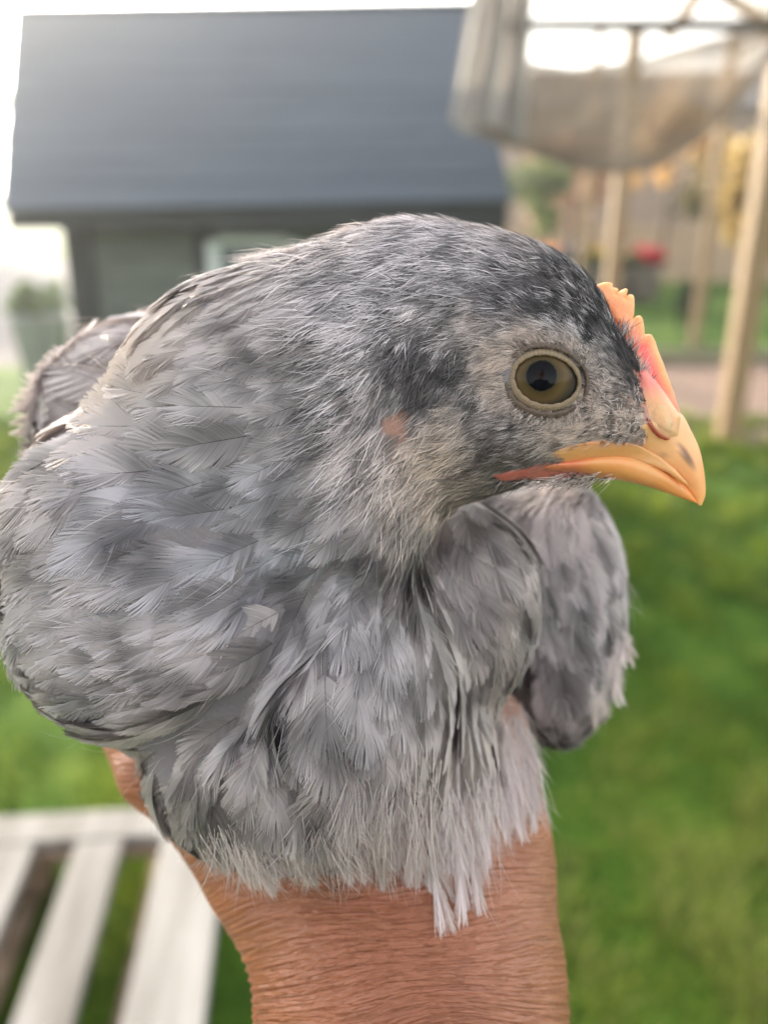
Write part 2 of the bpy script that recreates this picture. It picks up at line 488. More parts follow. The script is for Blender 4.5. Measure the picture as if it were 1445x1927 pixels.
# ---- surface samples
def sample_surface(v, f, n, keep=None):
    a = v[f]
    cr = np.cross(a[:, 2] - a[:, 0], a[:, 3] - a[:, 1]); ar = np.linalg.norm(cr, axis=1) / 2
    cen = a.mean(1)
    if keep is not None: ar = ar * keep(cen)
    cum = np.cumsum(ar); ii = np.searchsorted(cum, rng.uniform(0, cum[-1], n))
    u, w_ = rng.uniform(size=(2, n, 1))
    b = a[ii]
    p = (b[:, 0] * (1 - u) + b[:, 1] * u) * (1 - w_) + (b[:, 3] * (1 - u) + b[:, 2] * u) * w_
    nn = cr[ii]; nn /= np.linalg.norm(nn, axis=1)[:, None] + 1e-12
    return p, nn, cum[-1]

# check orientation of the normals (outwards)
_p, _n, _ = sample_surface(bw, q, 200)
_c = np.array(cam2world(P(600, 950, .2)))
FLIP = 1.0 if np.mean(((_p - _c) * _n).sum(1)) > 0 else -1.0

XR = np.array([1., 0, 0]); UP = np.array([0, sp, cp])
def flow3(pw, nrm, jitter=0.0):
    px, py, d = project(pw)
    gg = guide(px, py)
    dd = gg[:, 0:1] * XR - gg[:, 1:2] * UP
    if jitter is not None:
        a = rng.normal(0, 1, (len(pw), 3)) * jitter
        dd = dd / np.linalg.norm(dd, axis=1)[:, None] + a
    dd -= (dd * nrm).sum(1)[:, None] * nrm
    dd /= np.linalg.norm(dd, axis=1)[:, None] + 1e-9
    return dd, gg, px, py, d

def tone_col(tone, warm):
    """grey tone and warmth to a colour; negative warmth is bluish"""
    t = np.asarray(tone)[..., None]; w_ = np.asarray(warm)[..., None]
    neutral = t * np.array([1.055, .98, 1.0])
    c_ = np.maximum(neutral * (1 + w_ * np.array([.18, .02, -.18])), .008)
    return c_ / np.maximum(c_.max(-1, keepdims=True) / .84, 1)

m_feather = attr_mat('feather vane', rough=.5, transl=.16, spec=.4)
m_down = attr_mat('down strands', rough=.55, transl=.2, spec=.35)

# ---- strands: short hair-like feathers of the head and upper neck
def strands(p, n, d, L, Wd, tone, warm, per, fan, lift, seg=2, tipl=1.45, bend=1.0, rootd=.65):
    """p,n,d (N,3); L,Wd metres; per strands from each root. returns verts, quads, cols"""
    N = len(p)
    ang = rng.normal(0, 1, (N, per)) * fan[:, None]
    lat = np.cross(n, d)
    dirs = d[:, None] * np.cos(ang)[..., None] + lat[:, None] * np.sin(ang)[..., None]
    Ls = L[:, None] * rng.uniform(.55, 1.15, (N, per))
    root = p[:, None] + lat[:, None] * (rng.normal(0, .12, (N, per)) * L[:, None])[..., None] - d[:, None] * (rng.uniform(0, .3, (N, per)) * L[:, None])[..., None]
    lf = lift[:, None] * rng.uniform(.4, 1.5, (N, per))
    K = seg + 1
    t = np.linspace(0, 1, K)
    up = (np.sin(t * 1.9) * .55)[None, None] * lf[..., None] * Ls[..., None] * bend
    wav = rng.normal(0, .10, (N, per, 1)) * (t ** 2)[None, None] * Ls[..., None]
    lat2 = np.cross(n[:, None], dirs)
    c = root[:, :, None] + dirs[:, :, None] * (t[None, None] * Ls[..., None])[..., None] + n[:, None, None] * up[..., None] + lat2[:, :, None] * wav[..., None]
    wd = (Wd[:, None, None] * rng.uniform(.7, 1.3, (N, per, 1)) * (np.array([1, .85, .12]) if seg == 2 else np.interp(t, [0, .5, 1], [1, .85, .12]))[None, None])
    tilt = rng.uniform(-.5, .5, (N, per, 1, 1))
    wv = lat2[:, :, None] + n[:, None, None] * tilt
    wv = wv / np.linalg.norm(wv, axis=-1, keepdims=True)
    v = np.stack([c - wv * wd[..., None] / 2, c + wv * wd[..., None] / 2], 3)       # N,per,K,2,3
    tn = tone[:, None, None] * rng.uniform(.6, 1.55, (N, per, 1)) * np.interp(t, [0, 1], [rootd, tipl])[None, None]
    col = tone_col(np.repeat(tn[..., None], 2, 3), np.broadcast_to(warm[:, None, None, None], tn.shape + (2,)))
    M = N * per
    v = v.reshape(M * K * 2, 3); col = col.reshape(M * K * 2, 3)
    b = (np.arange(M) * K * 2)[:, None, None]
    k = (np.arange(seg) * 2)[None, :, None]
    qd = (b + k + np.array([0, 1, 3, 2])[None, None]).reshape(-1, 4)
    return v, qd, col

EYE = (1027, 714)
def bare(px, py, d):
    """places where no strand grows: eye, bare ear patch, nostril skin, wattle"""
    e = ((px - EYE[0]) / 74) ** 2 + ((py - EYE[1]) / 66) ** 2 < 1
    a = math.radians(-25); dx, dy = px - 747, py - 797
    u, v_ = dx * math.cos(a) + dy * math.sin(a), -dx * math.sin(a) + dy * math.cos(a)
    ear = ((u / 33) ** 2 + (v_ / 50) ** 2 < 1)
    beak = (px > 1206 + (py - 760) * .12 + 9 * np.sin(py * .31) + 6 * np.sin(py * .83)) & (py > 690) | (px > 1060) & (py > 846 - (px - 1060) * .12)
    wat_ = (px > 935) & (px < 1115) & (np.abs(py - (893 - (px - 935) * .05)) < 11)
    return (e | ear | beak | wat_) & (d < .2)

def head_keep(c):
    px, py, d = project(c)
    gg = guide(px, py)
    ln = gg[:, 2]
    k = np.where(ln < 70, 1 / np.clip(ln, 12, 70) ** 1.5, 0) * np.clip((72 - ln) / 25, 0, 1) * (d < .225) * (py < 1080)
    return k * ~bare(px, py, d)

sv, sq, scol = [], [], []
def push(t):
    n = sum(len(a) for a in sv); sv.append(t[0]); sq.append(t[1] + n); scol.append(t[2])

p, n, _ = sample_surface(bw, q, 11500, head_keep); n *= FLIP
d, gg, px, py, dep = flow3(p, n, .07)
s = dep / F
wobble = fbm(np.stack([px, py], 1), 1 / 60., 2.0)
ang = wobble * .28
lat = np.cross(n, d); d = d * np.cos(ang)[:, None] + lat * np.sin(ang)[:, None]
L = gg[:, 2] * s * rng.uniform(.8, 1.35, len(p)) * 1.25
mot = fbm(np.stack([px, py], 1), 1 / 38., 5.0) * .48 - .12 + rng.normal(0, np.where(gg[:, 2] > 22, .46, .30), len(p))
tone = np.minimum(gg[:, 3] * np.where(gg[:, 3] < .13, .8, 1) * np.exp(mot), .7)
# pale streaks through the dark crown and pale flecks about the eye
streak = (rng.uniform(size=len(p)) < .15) & (px > 520) & (py < 660)
tone = np.where(streak, np.where(px > 880, .50, .62), tone)
dark_ = (rng.uniform(size=len(p)) < .16) & (px > 420) & (py < 900) & (gg[:, 2] > 20)
tone = np.where(dark_ & ~streak, tone * .40, tone)
fleck = (rng.uniform(size=len(p)) < .34) & (np.hypot(px - 1035, py - 725) < 125)
tone = np.where(fleck, .55, tone)
darkf = (rng.uniform(size=len(p)) < .12) & (px > 1100)
tone = np.where(darkf, .025, tone)
Wd = np.clip(gg[:, 2] * .045, 1.1, 2.0) * s
fan = np.where(gg[:, 2] < 20, .26, .22)
sm = gg[:, 2] < 20
push(strands(p[~sm], n[~sm], d[~sm], L[~sm], Wd[~sm], tone[~sm], gg[~sm, 4], 15, fan[~sm], np.full((~sm).sum(), .26)))
push(strands(p[sm], n[sm], d[sm], L[sm] * 1.5, Wd[sm] * .8, tone[sm], gg[sm, 4], 7, np.full(sm.sum(), .16), np.full(sm.sum(), .24)))
print('head strands', len(sv[0]))
mesh_obj('head_down', np.concatenate(sv), np.concatenate(sq), m_down, chicken, ORI, cols=np.concatenate(scol))['kind'] = 'stuff'

# ---- feathers: rachis + barbs, laid along the body
def march(p0, n0, d0, L, bvh, steps=7, lift0=.0004, lift1=.0022):
    """spine points and normals following the surface; python loop over feathers"""
    N = len(p0); S = steps
    pts = np.zeros((N, S, 3)); nrm = np.zeros((N, S, 3))
    for i in range(N):
        p = Vector(p0[i]); n = Vector(n0[i]); d = Vector(d0[i]); st = L[i] / (S - 1)
        l0 = lift0[i] if hasattr(lift0, '__len__') else lift0
        l1 = lift1[i] if hasattr(lift1, '__len__') else lift1
        for k in range(S):
            t = k / (S - 1)
            pts[i, k] = p + n * (l0 + (l1 - l0) * t)
            nrm[i, k] = n
            h = bvh.find_nearest(p + d * st)
            if h[0] is None: continue
            nn = h[1] * FLIPS
            if nn.dot(n) < .60:          # over an edge: carry straight on
                p = p + d * st
            else:
                n2 = (n * .55 + nn * .45).normalized()
                d = (h[0] - p); d = d - n2 * d.dot(n2); d.normalize()
                p = h[0]; n = n2
    return pts, nrm
FLIPS = FLIP

def feather_geo(pts, nrm, Wd, tone, warm, nb=30, downy=0.0, pat=None, droop=.35, am=1.0, full=1.0):
    """vectorised: (N,S,3) spines -> arrays (N, M, 3) verts, local quads, cols"""
    N, S, _ = pts.shape
    ts = np.linspace(0, 1, S)
    # smooth the normals along the spine
    nrm = nrm.copy()
    for _ in range(2):
        nrm[:, 1:-1] = (nrm[:, :-2] + nrm[:, 1:-1] * 2 + nrm[:, 2:]) / 4
        pts = pts.copy(); pts[:, 1:-1] = (pts[:, :-2] + pts[:, 1:-1] * 2 + pts[:, 2:]) / 4
    nrm /= np.linalg.norm(nrm, axis=-1, keepdims=True)
    tb = np.linspace(.06, 1, nb) ** .92
    def samp(A, t):
        x = np.clip(t, 0, 1) * (S - 1); i = np.minimum(x.astype(int), S - 2); f = (x - i)
        if t.ndim == 1:
            return A[:, i] * (1 - f)[None, :, None] + A[:, i + 1] * f[None, :, None]
    R = samp(pts, tb); Nn = samp(nrm, tb)                    # N,nb,3
    Nn /= np.linalg.norm(Nn, axis=-1, keepdims=True)
    T = np.gradient(R, axis=1); T /= np.linalg.norm(T, axis=-1, keepdims=True) + 1e-12
    LAT = np.cross(Nn, T); LAT /= np.linalg.norm(LAT, axis=-1, keepdims=True) + 1e-12
    length = np.linalg.norm(np.diff(R, axis=1), axis=-1).sum(1)
    spc = length / nb
    K = 4
    sK = np.linspace(0, 1, K + 1)
    vs, cs = [], []
    for side in (-1, 1):
        # clumps of barbs split and wander together
        cl = np.repeat(rng.normal(0, 1, (N, nb // 4 + 1)), 4, axis=1)[:, :nb]
        cl = (cl + np.roll(cl, 1, 1)) * .5
        a0 = np.interp(tb, [0, .6, 1], [1.0, .76, .12])[None] * am + cl * (.018 + .20 * downy[:, None]) + rng.normal(0, .012, (N, nb))
        prof = np.interp(tb, [0, .15, .45, .8, 1], [.55, .85, 1.0, .95, .72])[None]
        lb = Wd[:, None] * prof * (1 + rng.normal(0, .03, (N, nb)) + cl * (.02 + .15 * downy[:, None]))
        lb = lb * 1.25
        bendv = .35
        ang = a0[:, :, None] - bendv * sK[None, None] * (a0[:, :, None] > .2)
        # integrate the barb's path
        da = (ang[..., 1:] + ang[..., :-1]) / 2
        st = lb[..., None] / K
        u = np.concatenate([np.zeros((N, nb, 1)), np.cumsum(np.cos(da) * st, -1)], -1)
        l = np.concatenate([np.zeros((N, nb, 1)), np.cumsum(np.sin(da) * st, -1)], -1) * side
        zz = -droop * l ** 2 / (Wd[:, None, None] * 2.2) + rng.normal(0, .012, (N, nb, 1)) * Wd[:, None, None] * sK ** 2 * (1 + 9 * downy[:, None, None])
        zz = zz - u ** 2 * .12 / (Wd[:, None, None] * 2)
        c = R[:, :, None] + T[:, :, None] * u[..., None] + LAT[:, :, None] * l[..., None] + Nn[:, :, None] * zz[..., None]
        bd = np.gradient(c, axis=2); bd /= np.linalg.norm(bd, axis=-1, keepdims=True) + 1e-12
        wv = np.cross(Nn[:, :, None], bd)
        wv = wv + Nn[:, :, None] * .40 * side
        wv /= np.linalg.norm(wv, axis=-1, keepdims=True) + 1e-12
        wk = np.array([.85, 1.08, 1.05, .95, .45])[None, None] * (1 - .55 * downy[:, None, None] * sK)
        wd = spc[:, None, None] * np.interp(tb, [0, .7, 1], [1, .95, .62])[None, :, None] * wk * .92 * full
        v = np.stack([c - wv * wd[..., None] / 2, c + wv * wd[..., None] / 2], 3)     # N,nb,K+1,2,3
        tn = tone[:, None, None] * np.exp(rng.normal(0, .10, (N, nb, 1)) + cl[..., None] * .05)
        # pattern: darker middle and pale fringe
        p0 = pat[:, 0][:, None, None]; p1 = pat[:, 1][:, None, None]
        tn = tn * (1 + p0 * (sK[None, None] - .45)) * (1 + p1 * (tb[None, :, None] - .5))
        col = tone_col(np.repeat(tn[..., None], 2, 3), np.broadcast_to(warm[:, None, None, None], tn.shape + (2,)))
        vs.append(v.reshape(N, -1, 3)); cs.append(col.reshape(N, -1, 3))
    per = nb * (K + 1) * 2
    b = (np.arange(nb) * (K + 1) * 2)[:, None, None]; k = (np.arange(K) * 2)[None, :, None]
    qd = (b + k + np.array([0, 1, 3, 2])[None, None]).reshape(-1, 4)
    quads = [qd, qd + per]
    # rachis: thin ridge, triangular section
    rr = (np.maximum(spc * .28, .00008) * 1.0)[:, None, None] * np.linspace(1, .35, nb)[None, :, None]
    top = R + Nn * rr * 1.3; le = R - LAT * rr - Nn * rr * .2; ri = R + LAT * rr - Nn * rr * .2
    rv = np.stack([le, top, ri], 2).reshape(N, -1, 3)
    rq = []
    for i in range(nb - 1):
        for a_, b_ in ((0, 1), (1, 2)):
            rq.append((i * 3 + a_, i * 3 + b_, i * 3 + 3 + b_, i * 3 + 3 + a_))
    quads.append(np.array(rq) + 2 * per)
    rc = tone_col(np.broadcast_to((tone * .14)[:, None], (N, nb * 3)), np.broadcast_to((warm * .5 + .3)[:, None], (N, nb * 3)))
    rc = np.where(downy[:, None, None] > .4, tone_col(np.broadcast_to((tone * .9)[:, None], (N, nb * 3)), np.zeros((N, nb * 3))), rc)
    return np.concatenate(vs + [rv], 1), np.concatenate(quads), np.concatenate(cs + [rc], 1)

_gx, _gy = np.arange(-80, 1361, 10), np.arange(380, 1781, 10)
_mx, _my = np.meshgrid(_gx, _gy, indexing='ij')
_gg = guide(_mx.ravel(), _my.ravel())
_pt = np.stack([_mx.ravel(), _my.ravel()], 1)
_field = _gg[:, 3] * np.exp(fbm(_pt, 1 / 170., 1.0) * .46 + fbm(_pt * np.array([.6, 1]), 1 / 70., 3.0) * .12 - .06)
_field = _field.reshape(_mx.shape)
def mottling(pw):
    """tone of the plumage's own pattern at world points"""
    x, y, _ = project(pw.reshape(-1, 3))
    fx = np.clip((x + 80) / 10, 0, len(_gx) - 1.01); fy = np.clip((y - 380) / 10, 0, len(_gy) - 1.01)
    i, j = fx.astype(int), fy.astype(int); a, b = fx - i, fy - j
    t = _field[i, j] * (1 - a) * (1 - b) + _field[i + 1, j] * a * (1 - b) + _field[i, j + 1] * (1 - a) * b + _field[i + 1, j + 1] * a * b
    return t.reshape(pw.shape[:-1])

def poisson(p, r):
    acc = np.zeros((0, 3)); keep = []
    buf = np.empty((len(p), 3)); rad = np.empty(len(p)); m = 0
    for i in range(len(p)):
        if m:
            dd = ((buf[:m] - p[i]) ** 2).sum(1)
            if (dd < (np.minimum(rad[:m], r[i])) ** 2).any(): continue
        buf[m] = p[i]; rad[m] = r[i]; m += 1; keep.append(i)
    return np.array(keep)

def feather_keep(c):
    px, py, d = project(c)
    ln = guide(px, py)[:, 2]
    front = 1.0 * (d < .25) + .12 * (d >= .25)
    return np.where(ln > 36, 1 / np.clip(ln, 36, 170) ** 2, 0) * front * ~bare(px, py, d)

p, n, _ = sample_surface(bw, q, 16000, feather_keep); n *= FLIP
d, gg, px, py, dep = flow3(p, n, .09)
s = dep / F
Lf = gg[:, 2] * s
k = poisson(p, Lf * np.interp(gg[:, 2], [45, 110], [.22, .265]))
CR = [(640, 1085), (560, 1195), (440, 1345), (300, 1425), (150, 1440)]
def seg_dist(x, y, pl):
    out = np.full(x.shape, 1e9)
    for (a, b), (c, e) in zip(pl[:-1], pl[1:]):
        h = np.clip(((x - a) * (c - a) + (y - b) * (e - b)) / ((c - a) ** 2 + (e - b) ** 2), 0, 1)
        out = np.minimum(out, np.hypot(x - a - h * (c - a), y - b - h * (e - b)))
    return out
k = k[(seg_dist(px[k], py[k], CR) > 7) | (dep[k] > .2)]
def turned_away(p_, n_, x_, y_, d_):
    to_ = p_ - np.array([0, 0, CAM_H]); to_ /= np.linalg.norm(to_, axis=1)[:, None]
    return ((-(to_ * n_).sum(1)) < .16) & (x_ < 520) & (y_ < 920) & (d_ < .215)
k = k[~turned_away(p[k], n[k], px[k], py[k], dep[k])]
p, n, d, gg, px, py, dep, Lf = p[k], n[k], d[k], gg[k], px[k], py[k], dep[k], Lf[k]
print('feathers', len(p))
N = len(p)
L = Lf * rng.uniform(.9, 1.3, N)
Wd = L * rng.uniform(.36, .46, N)
mot = rng.normal(0, .14, N)
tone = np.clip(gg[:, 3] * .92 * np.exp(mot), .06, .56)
downy = np.clip(.05 + .07 * rng.normal(size=N) + np.clip((95 - gg[:, 2]) / 95, 0, 1) * .9, 0, .6)
pat = np.stack([rng.uniform(0, .5, N), rng.normal(.12, .25, N)], 1)
wingm = (px > 960) & (dep > .2)
pat[wingm, 0] = .7; pat[wingm, 1] = rng.normal(-.7, .4, wingm.sum()); tone[wingm] *= rng.uniform(.45, 1.9, wingm.sum()); gg[wingm, 4] *= .3
backm = (px < 430) & (dep > .2) & (py < 900)
tone[backm] = rng.uniform(.62, .74, backm.sum()); gg[backm, 4] = .25
pts, nrm = march(p, n, d, L * .82, bvh_body, lift0=L * .01, lift1=L * rng.uniform(.04, .075, N))
own = np.where(wingm | backm, .0, 1.0)
fv, fq, fc = feather_geo(pts, nrm, Wd, tone, gg[:, 4], nb=42, full=1.28, downy=downy, pat=pat)

_m = mottling(fv) / np.maximum(tone, .02)[:, None]          # the bird's pattern runs on from feather to feather
_own = np.exp(rng.normal(0, .15, N))[:, None]
_m = np.clip(_m, .4, 2.0) ** .85 * _own
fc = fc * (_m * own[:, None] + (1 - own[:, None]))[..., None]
fc = fc / np.maximum(fc.max(-1, keepdims=True) / .60, 1)          # keep the hue of the palest barbs
del _m
# which show largest in the photograph
score = np.zeros(N)
for i in range(N):
    mid = Vector(pts[i, 3]) + Vector(nrm[i, 3]) * .002
    to = (mid - CAMP); dist = to.length; to.normalize()
    if not (-40 < px[i] < 1480 and 0 < py[i] < 1927): continue
    h = bvh_all.ray_cast(CAMP, to, dist - .0015)
    if h[0] is None and -nrm[i, 3] @ np.array(to) > .05:
        score[i] = gg[i, 2] * (-nrm[i, 3] @ np.array(to))
order = np.argsort(-score)
top = order[:262]; rest = order[262:]
for i in top:
    mesh_obj('feather', fv[i], fq, m_feather, chicken, ORI, cols=fc[i])
M = fv.shape[1]
rq_ = (fq[None] + (np.arange(len(rest)) * M)[:, None, None]).reshape(-1, 4)
mesh_obj('plumage', fv[rest].reshape(-1, 3), rq_, m_feather, chicken, ORI, cols=fc[rest].reshape(-1, 3))['kind'] = 'stuff'

# ---- white downy tufts hanging over the wrist: root px, tip px, width px, tone, warmth
TUFTS = [(420,1560,480,1675,42,.60,.3),(455,1570,515,1690,40,.62,.2),(405,1585,430,1650,30,.5,.4),(540,1590,580,1670,34,.5,.2),(575,1600,600,1672,26,.5,.3),
 (500,1590,540,1650,30,.4,.2),(630,1560,665,1668,32,.45,.2),(665,1570,690,1672,26,.48,.3),(700,1560,722,1690,30,.5,.2),(610,1570,600,1640,26,.4,.2),
 (760,1440,775,1680,58,.6,.1),(800,1450,815,1700,56,.62,.1),(845,1470,868,1720,50,.62,.3),(880,1480,905,1715,40,.64,.4),(830,1400,850,1600,60,.6,.0),
 (780,1400,770,1570,60,.58,.0),(905,1440,920,1640,26,.6,.2),(870,1380,905,1560,40,.62,.2),(935,1420,955,1600,20,.6,.4),(960,1400,985,1575,34,.66,.5),
 (985,1420,1003,1570,24,.66,.5),(940,1340,975,1500,40,.64,.6),(965,1340,1000,1480,30,.64,.6),(915,1330,945,1480,46,.55,.5),(720,1480,700,1620,50,.5,.1),(660,1480,640,1600,50,.4,.1),(740,1530,735,1650,50,.6,.1),(800,1540,830,1700,60,.68,.2),(1160,1180,1172,1240,30,.7,.2),(1150,1210,1165,1300,36,.7,.2),(1110,1290,1120,1350,40,.6,.3)]
pt, nr, tW, tt, tw = [], [], [], [], []
def surf_depth(x, y):
    h, _ = cast(x, y, bvh_all)
    return world2cam(np.array(h))[1] if h is not None else None
TUFTS = [q_ for q_ in TUFTS if q_[1] >= 1440 or q_[0] > 930]
for k_, (x0, y0, x1, y1, wpx, t_, w_) in enumerate(TUFTS):
    spine = []; dl = None
    for u in np.linspace(0, 1, 7):
        u = u * .80; x = x0 + (x1 - x0) * u + math.sin(u * 3.1) * 7 * math.sin(k_ * 2.7); y = y0 + (y1 - y0) * u
        d_ = surf_depth(x, y) or dl or .185
        d_ = d_ - .0010 - .0016 * u
        if dl: d_ = min(d_, dl + .0022)
        dl = d_; spine.append(cam2world(P(x, y, d_)))
    spine = np.array(spine)
    tc_dir = (np.array([0, 0, CAM_H]) - spine.mean(0)); tc_dir /= np.linalg.norm(tc_dir)
    tg = spine[-1] - spine[0]; tg /= np.linalg.norm(tg)
    n_ = tc_dir + XR * rng.normal(0, .25); n_ -= tg * (n_ @ tg); n_ /= np.linalg.norm(n_)
    pt.append(spine); nr.append(np.tile(n_, (7, 1))); tW.append(wpx * dl / F * .62); tt.append(t_ * 1.05); tw.append(w_)
pt, nr, tW, tt, tw = map(np.array, (pt, nr, tW, tt, tw))
tp = pt
tv, tq, tc = feather_geo(pt, nr, tW * 2.5, np.minimum(tt * 1.3, .83), .2 + tw * .35, nb=96, am=.46, full=1.5, downy=np.full(len(pt), .30), pat=np.tile([.15, .35], (len(pt), 1)), droop=.12)
for k_ in range(len(pt)):
    sp_ = pt[k_]; ln_k = np.linalg.norm(sp_[-1] - sp_[0]); M_ = 46
    u = rng.uniform(.1, .7, M_)
    x_ = u * 6; i_ = np.minimum(x_.astype(int), 5); f_ = (x_ - i_)[:, None]
    root = sp_[i_] * (1 - f_) + sp_[i_ + 1] * f_
    tg = np.array(sp_[-1] - sp_[0]); tg = tg / np.linalg.norm(tg); n_ = nr[k_, 0]; lt = np.cross(n_, tg)
    o_ = np.clip(rng.normal(0, .4, M_), -.9, .9)
    root = root + lt * (o_ * tW[k_] * .6 * (.4 + u))[:, None]
    dr = tg + lt * (o_ * .35)[:, None]
    dr /= np.linalg.norm(dr, axis=1)[:, None]
    a_, b_, c_ = strands(root, np.tile(n_, (M_, 1)), dr, ln_k * (1.25 - u), np.full(M_, 1.1 * .175 / F), np.full(M_, tt[k_] * 1.15), np.full(M_, .25), 2, np.full(M_, .12), np.full(M_, .2), seg=5, tipl=1.1, rootd=.85)
    mesh_obj('downy_feather', np.concatenate([tv[k_], a_]), np.concatenate([tq, b_ + len(tv[k_])]), m_down, chicken, ORI, cols=np.concatenate([tc[k_], c_]))

# ---- wisps: loose long strands breaking up the plumage
p, n, _ = sample_surface(bw, q, 500, feather_keep); n *= FLIP
d, gg, px, py, dep = flow3(p, n, .18)
ok_ = ~turned_away(p, n, px, py, dep); p, n, d, gg, px, py, dep = p[ok_], n[ok_], d[ok_], gg[ok_], px[ok_], py[ok_], dep[ok_]
L = gg[:, 2] * dep / F * rng.uniform(.35, .9, len(p))
v_, q_, c_ = strands(p + n * .0012, n, d, L, np.full(len(p), 1.0) * dep / F, gg[:, 3] * 1.25, gg[:, 4], 3, np.full(len(p), .25), np.full(len(p), .45), seg=4)
mesh_obj('loose_barbs', v_, q_, m_down, chicken, ORI, cols=c_)['kind'] = 'stuff'

# ---- eye
DM = .1755                                            # depth of the head's middle plane
def zc(u, v): return (850 + u * .346, 480 + v * .346)     # close-up crop to photo pixels
he, ne = cast(*EYE)
de = world2cam(np.array(he))[1]
er = 74 * de / F
_away = (np.array(he) - np.array([0, 0, CAM_H])); _away /= np.linalg.norm(_away)
_nin = -np.array(ne) * FLIP; _ax = _nin * .8 + _away * .2; _ax /= np.linalg.norm(_ax)
ec = np.array(he) + _ax * er * .56
_away = _away * .75 + _ax * .25; _away /= np.linalg.norm(_away)
def on_sphere(px, py, r, fall=None):
    """world point where the sight line through a pixel meets a sphere about the eye's centre"""
    o = np.array([0, 0, CAM_H]); dd = cam2world(P(px, py, 1.0)) - o; dd = dd / np.linalg.norm(dd)
    b_ = dd @ (o - ec); c_ = (o - ec) @ (o - ec) - r * r
    disc = b_ * b_ - c_
    return o + dd * (-b_ - math.sqrt(max(disc, 0)))
def uvs(r, nu=48, nv=32):
    th = np.linspace(0, math.pi, nv); ph = np.linspace(0, 2 * math.pi, nu, endpoint=False)
    v = np.array([(r * math.sin(a) * math.cos(b), -r * math.cos(a), r * math.sin(a) * math.sin(b)) for a in th for b in ph])
    f = np.array([(i * nu + j, i * nu + (j + 1) % nu, (i + 1) * nu + (j + 1) % nu, (i + 1) * nu + j) for i in range(nv - 1) for j in range(nu)])
    return v, f
ev, ef = uvs(er)
pc = ev.copy()
rad = np.hypot(pc[:, 0] - 0, pc[:, 2] - 8 * de / F) / (er)      # pupil a little above the middle
me_, t_, b_, o_ = material('eyeball')
tc_ = nd(t_, 'ShaderNodeTexCoord'); sx = nd(t_, 'ShaderNodeMapping')
sx.inputs['Location'].default_value = (0, 0, 0); sx.inputs['Scale'].default_value = (1 / er, 0, 1 / er)
off = nd(t_, 'ShaderNodeVectorMath', operation='SUBTRACT'); off.inputs[1].default_value = (0, 0, 8 / 70.)
ln_ = nd(t_, 'ShaderNodeVectorMath', operation='LENGTH')
t_.links.new(tc_.outputs['Object'], sx.inputs[0]); t_.links.new(sx.outputs[0], off.inputs[0])
nz_ = nd(t_, 'ShaderNodeTexNoise', Scale=9.0, Detail=3); t_.links.new(sx.outputs[0], nz_.inputs['Vector'])
mad = nd(t_, 'ShaderNodeMath', operation='MULTIPLY_ADD'); mad.inputs[1].default_value = .05; 
t_.links.new(nz_.outputs['Fac'], mad.inputs[0]); t_.links.new(off.outputs[0], ln_.inputs[0]); t_.links.new(ln_.outputs['Value'], mad.inputs[2])
colr = ramp(t_, mad.outputs[0], [(0, (.004, .004, .005)), (.39, (.004, .004, .005)), (.415, (.05, .042, .02)), (.50, (.085, .056, .024)), (.64, (.115, .078, .036)), (.80, (.062, .046, .032)), (.90, (.04, .035, .03)), (1, (.02, .018, .018))])
t_.links.new(colr, b_.inputs['Base Color']); b_.inputs['Roughness'].default_value = .35
b_.inputs['Specular IOR Level'].default_value = 0
b_.inputs['Coat Weight'].default_value = .45; b_.inputs['Coat Roughness'].default_value = .015; b_.inputs['Coat IOR'].default_value = 1.34
Rm = Matrix.Rotation(-PITCH, 3, 'X')
eye = mesh_obj('eye', ev, ef, me_, chicken, smooth=True)
eye.location = Vector(ec - ORI); eye.rotation_euler = Vector(_away).to_track_quat('Y', 'Z').to_euler()

def loft(rings, close=True, cap=True):
    """rings (K,n,3) -> verts, faces"""
    rings = np.asarray(rings); K_, n_ = rings.shape[:2]
    f = [(i * n_ + j, i * n_ + (j + 1) % n_, (i + 1) * n_ + (j + 1) % n_, (i + 1) * n_ + j) for i in range(K_ - 1) for j in range(n_)]
    if cap: f += [tuple(range(n_))[::-1], tuple((K_ - 1) * n_ + j for j in range(n_))]
    return rings.reshape(-1, 3), f

def eyelid(rx, rz, tube, rs, cx, cy, lump, skew=0.0, col=(.5, .42, .25), flat=.5):
    n1, n2 = 110, 14; vs = []; cs = []
    cen = [on_sphere(cx + rx * math.cos(2 * math.pi * i / n1) + skew * math.sin(2 * math.pi * i / n1), cy - rz * math.sin(2 * math.pi * i / n1), rs * er) for i in range(n1)]
    for i in range(n1):
        a = 2 * math.pi * i / n1
        bump = 1 + lump * math.sin(i * 7.3) * math.sin(i * 2.1)
        tb = tube * bump * (1.12 if math.sin(a) < 0 else .95) * de / F
        n_ = cen[i] - ec; n_ /= np.linalg.norm(n_)
        t_ = cen[(i + 1) % n1] - cen[i - 1]; t_ /= np.linalg.norm(t_)
        o_ = np.cross(t_, n_)
        for j in range(n2):
            b = 2 * math.pi * j / n2
            vs.append(cen[i] + o_ * tb * math.cos(b) + n_ * tb * flat * math.sin(b))
            cs.append(np.array(col) * (1.0 + .12 * math.sin(i * 3.1)))
    f = [(i * n2 + j, i * n2 + (j + 1) % n2, ((i + 1) % n1) * n2 + (j + 1) % n2, ((i + 1) % n1) * n2 + j) for i in range(n1) for j in range(n2)]
    return np.array(vs), np.array(f), np.array(cs)
m_lid = attr_mat('eyelid skin', rough=.6, transl=0, spec=.35, bump=(3500, .9), sss=.15)
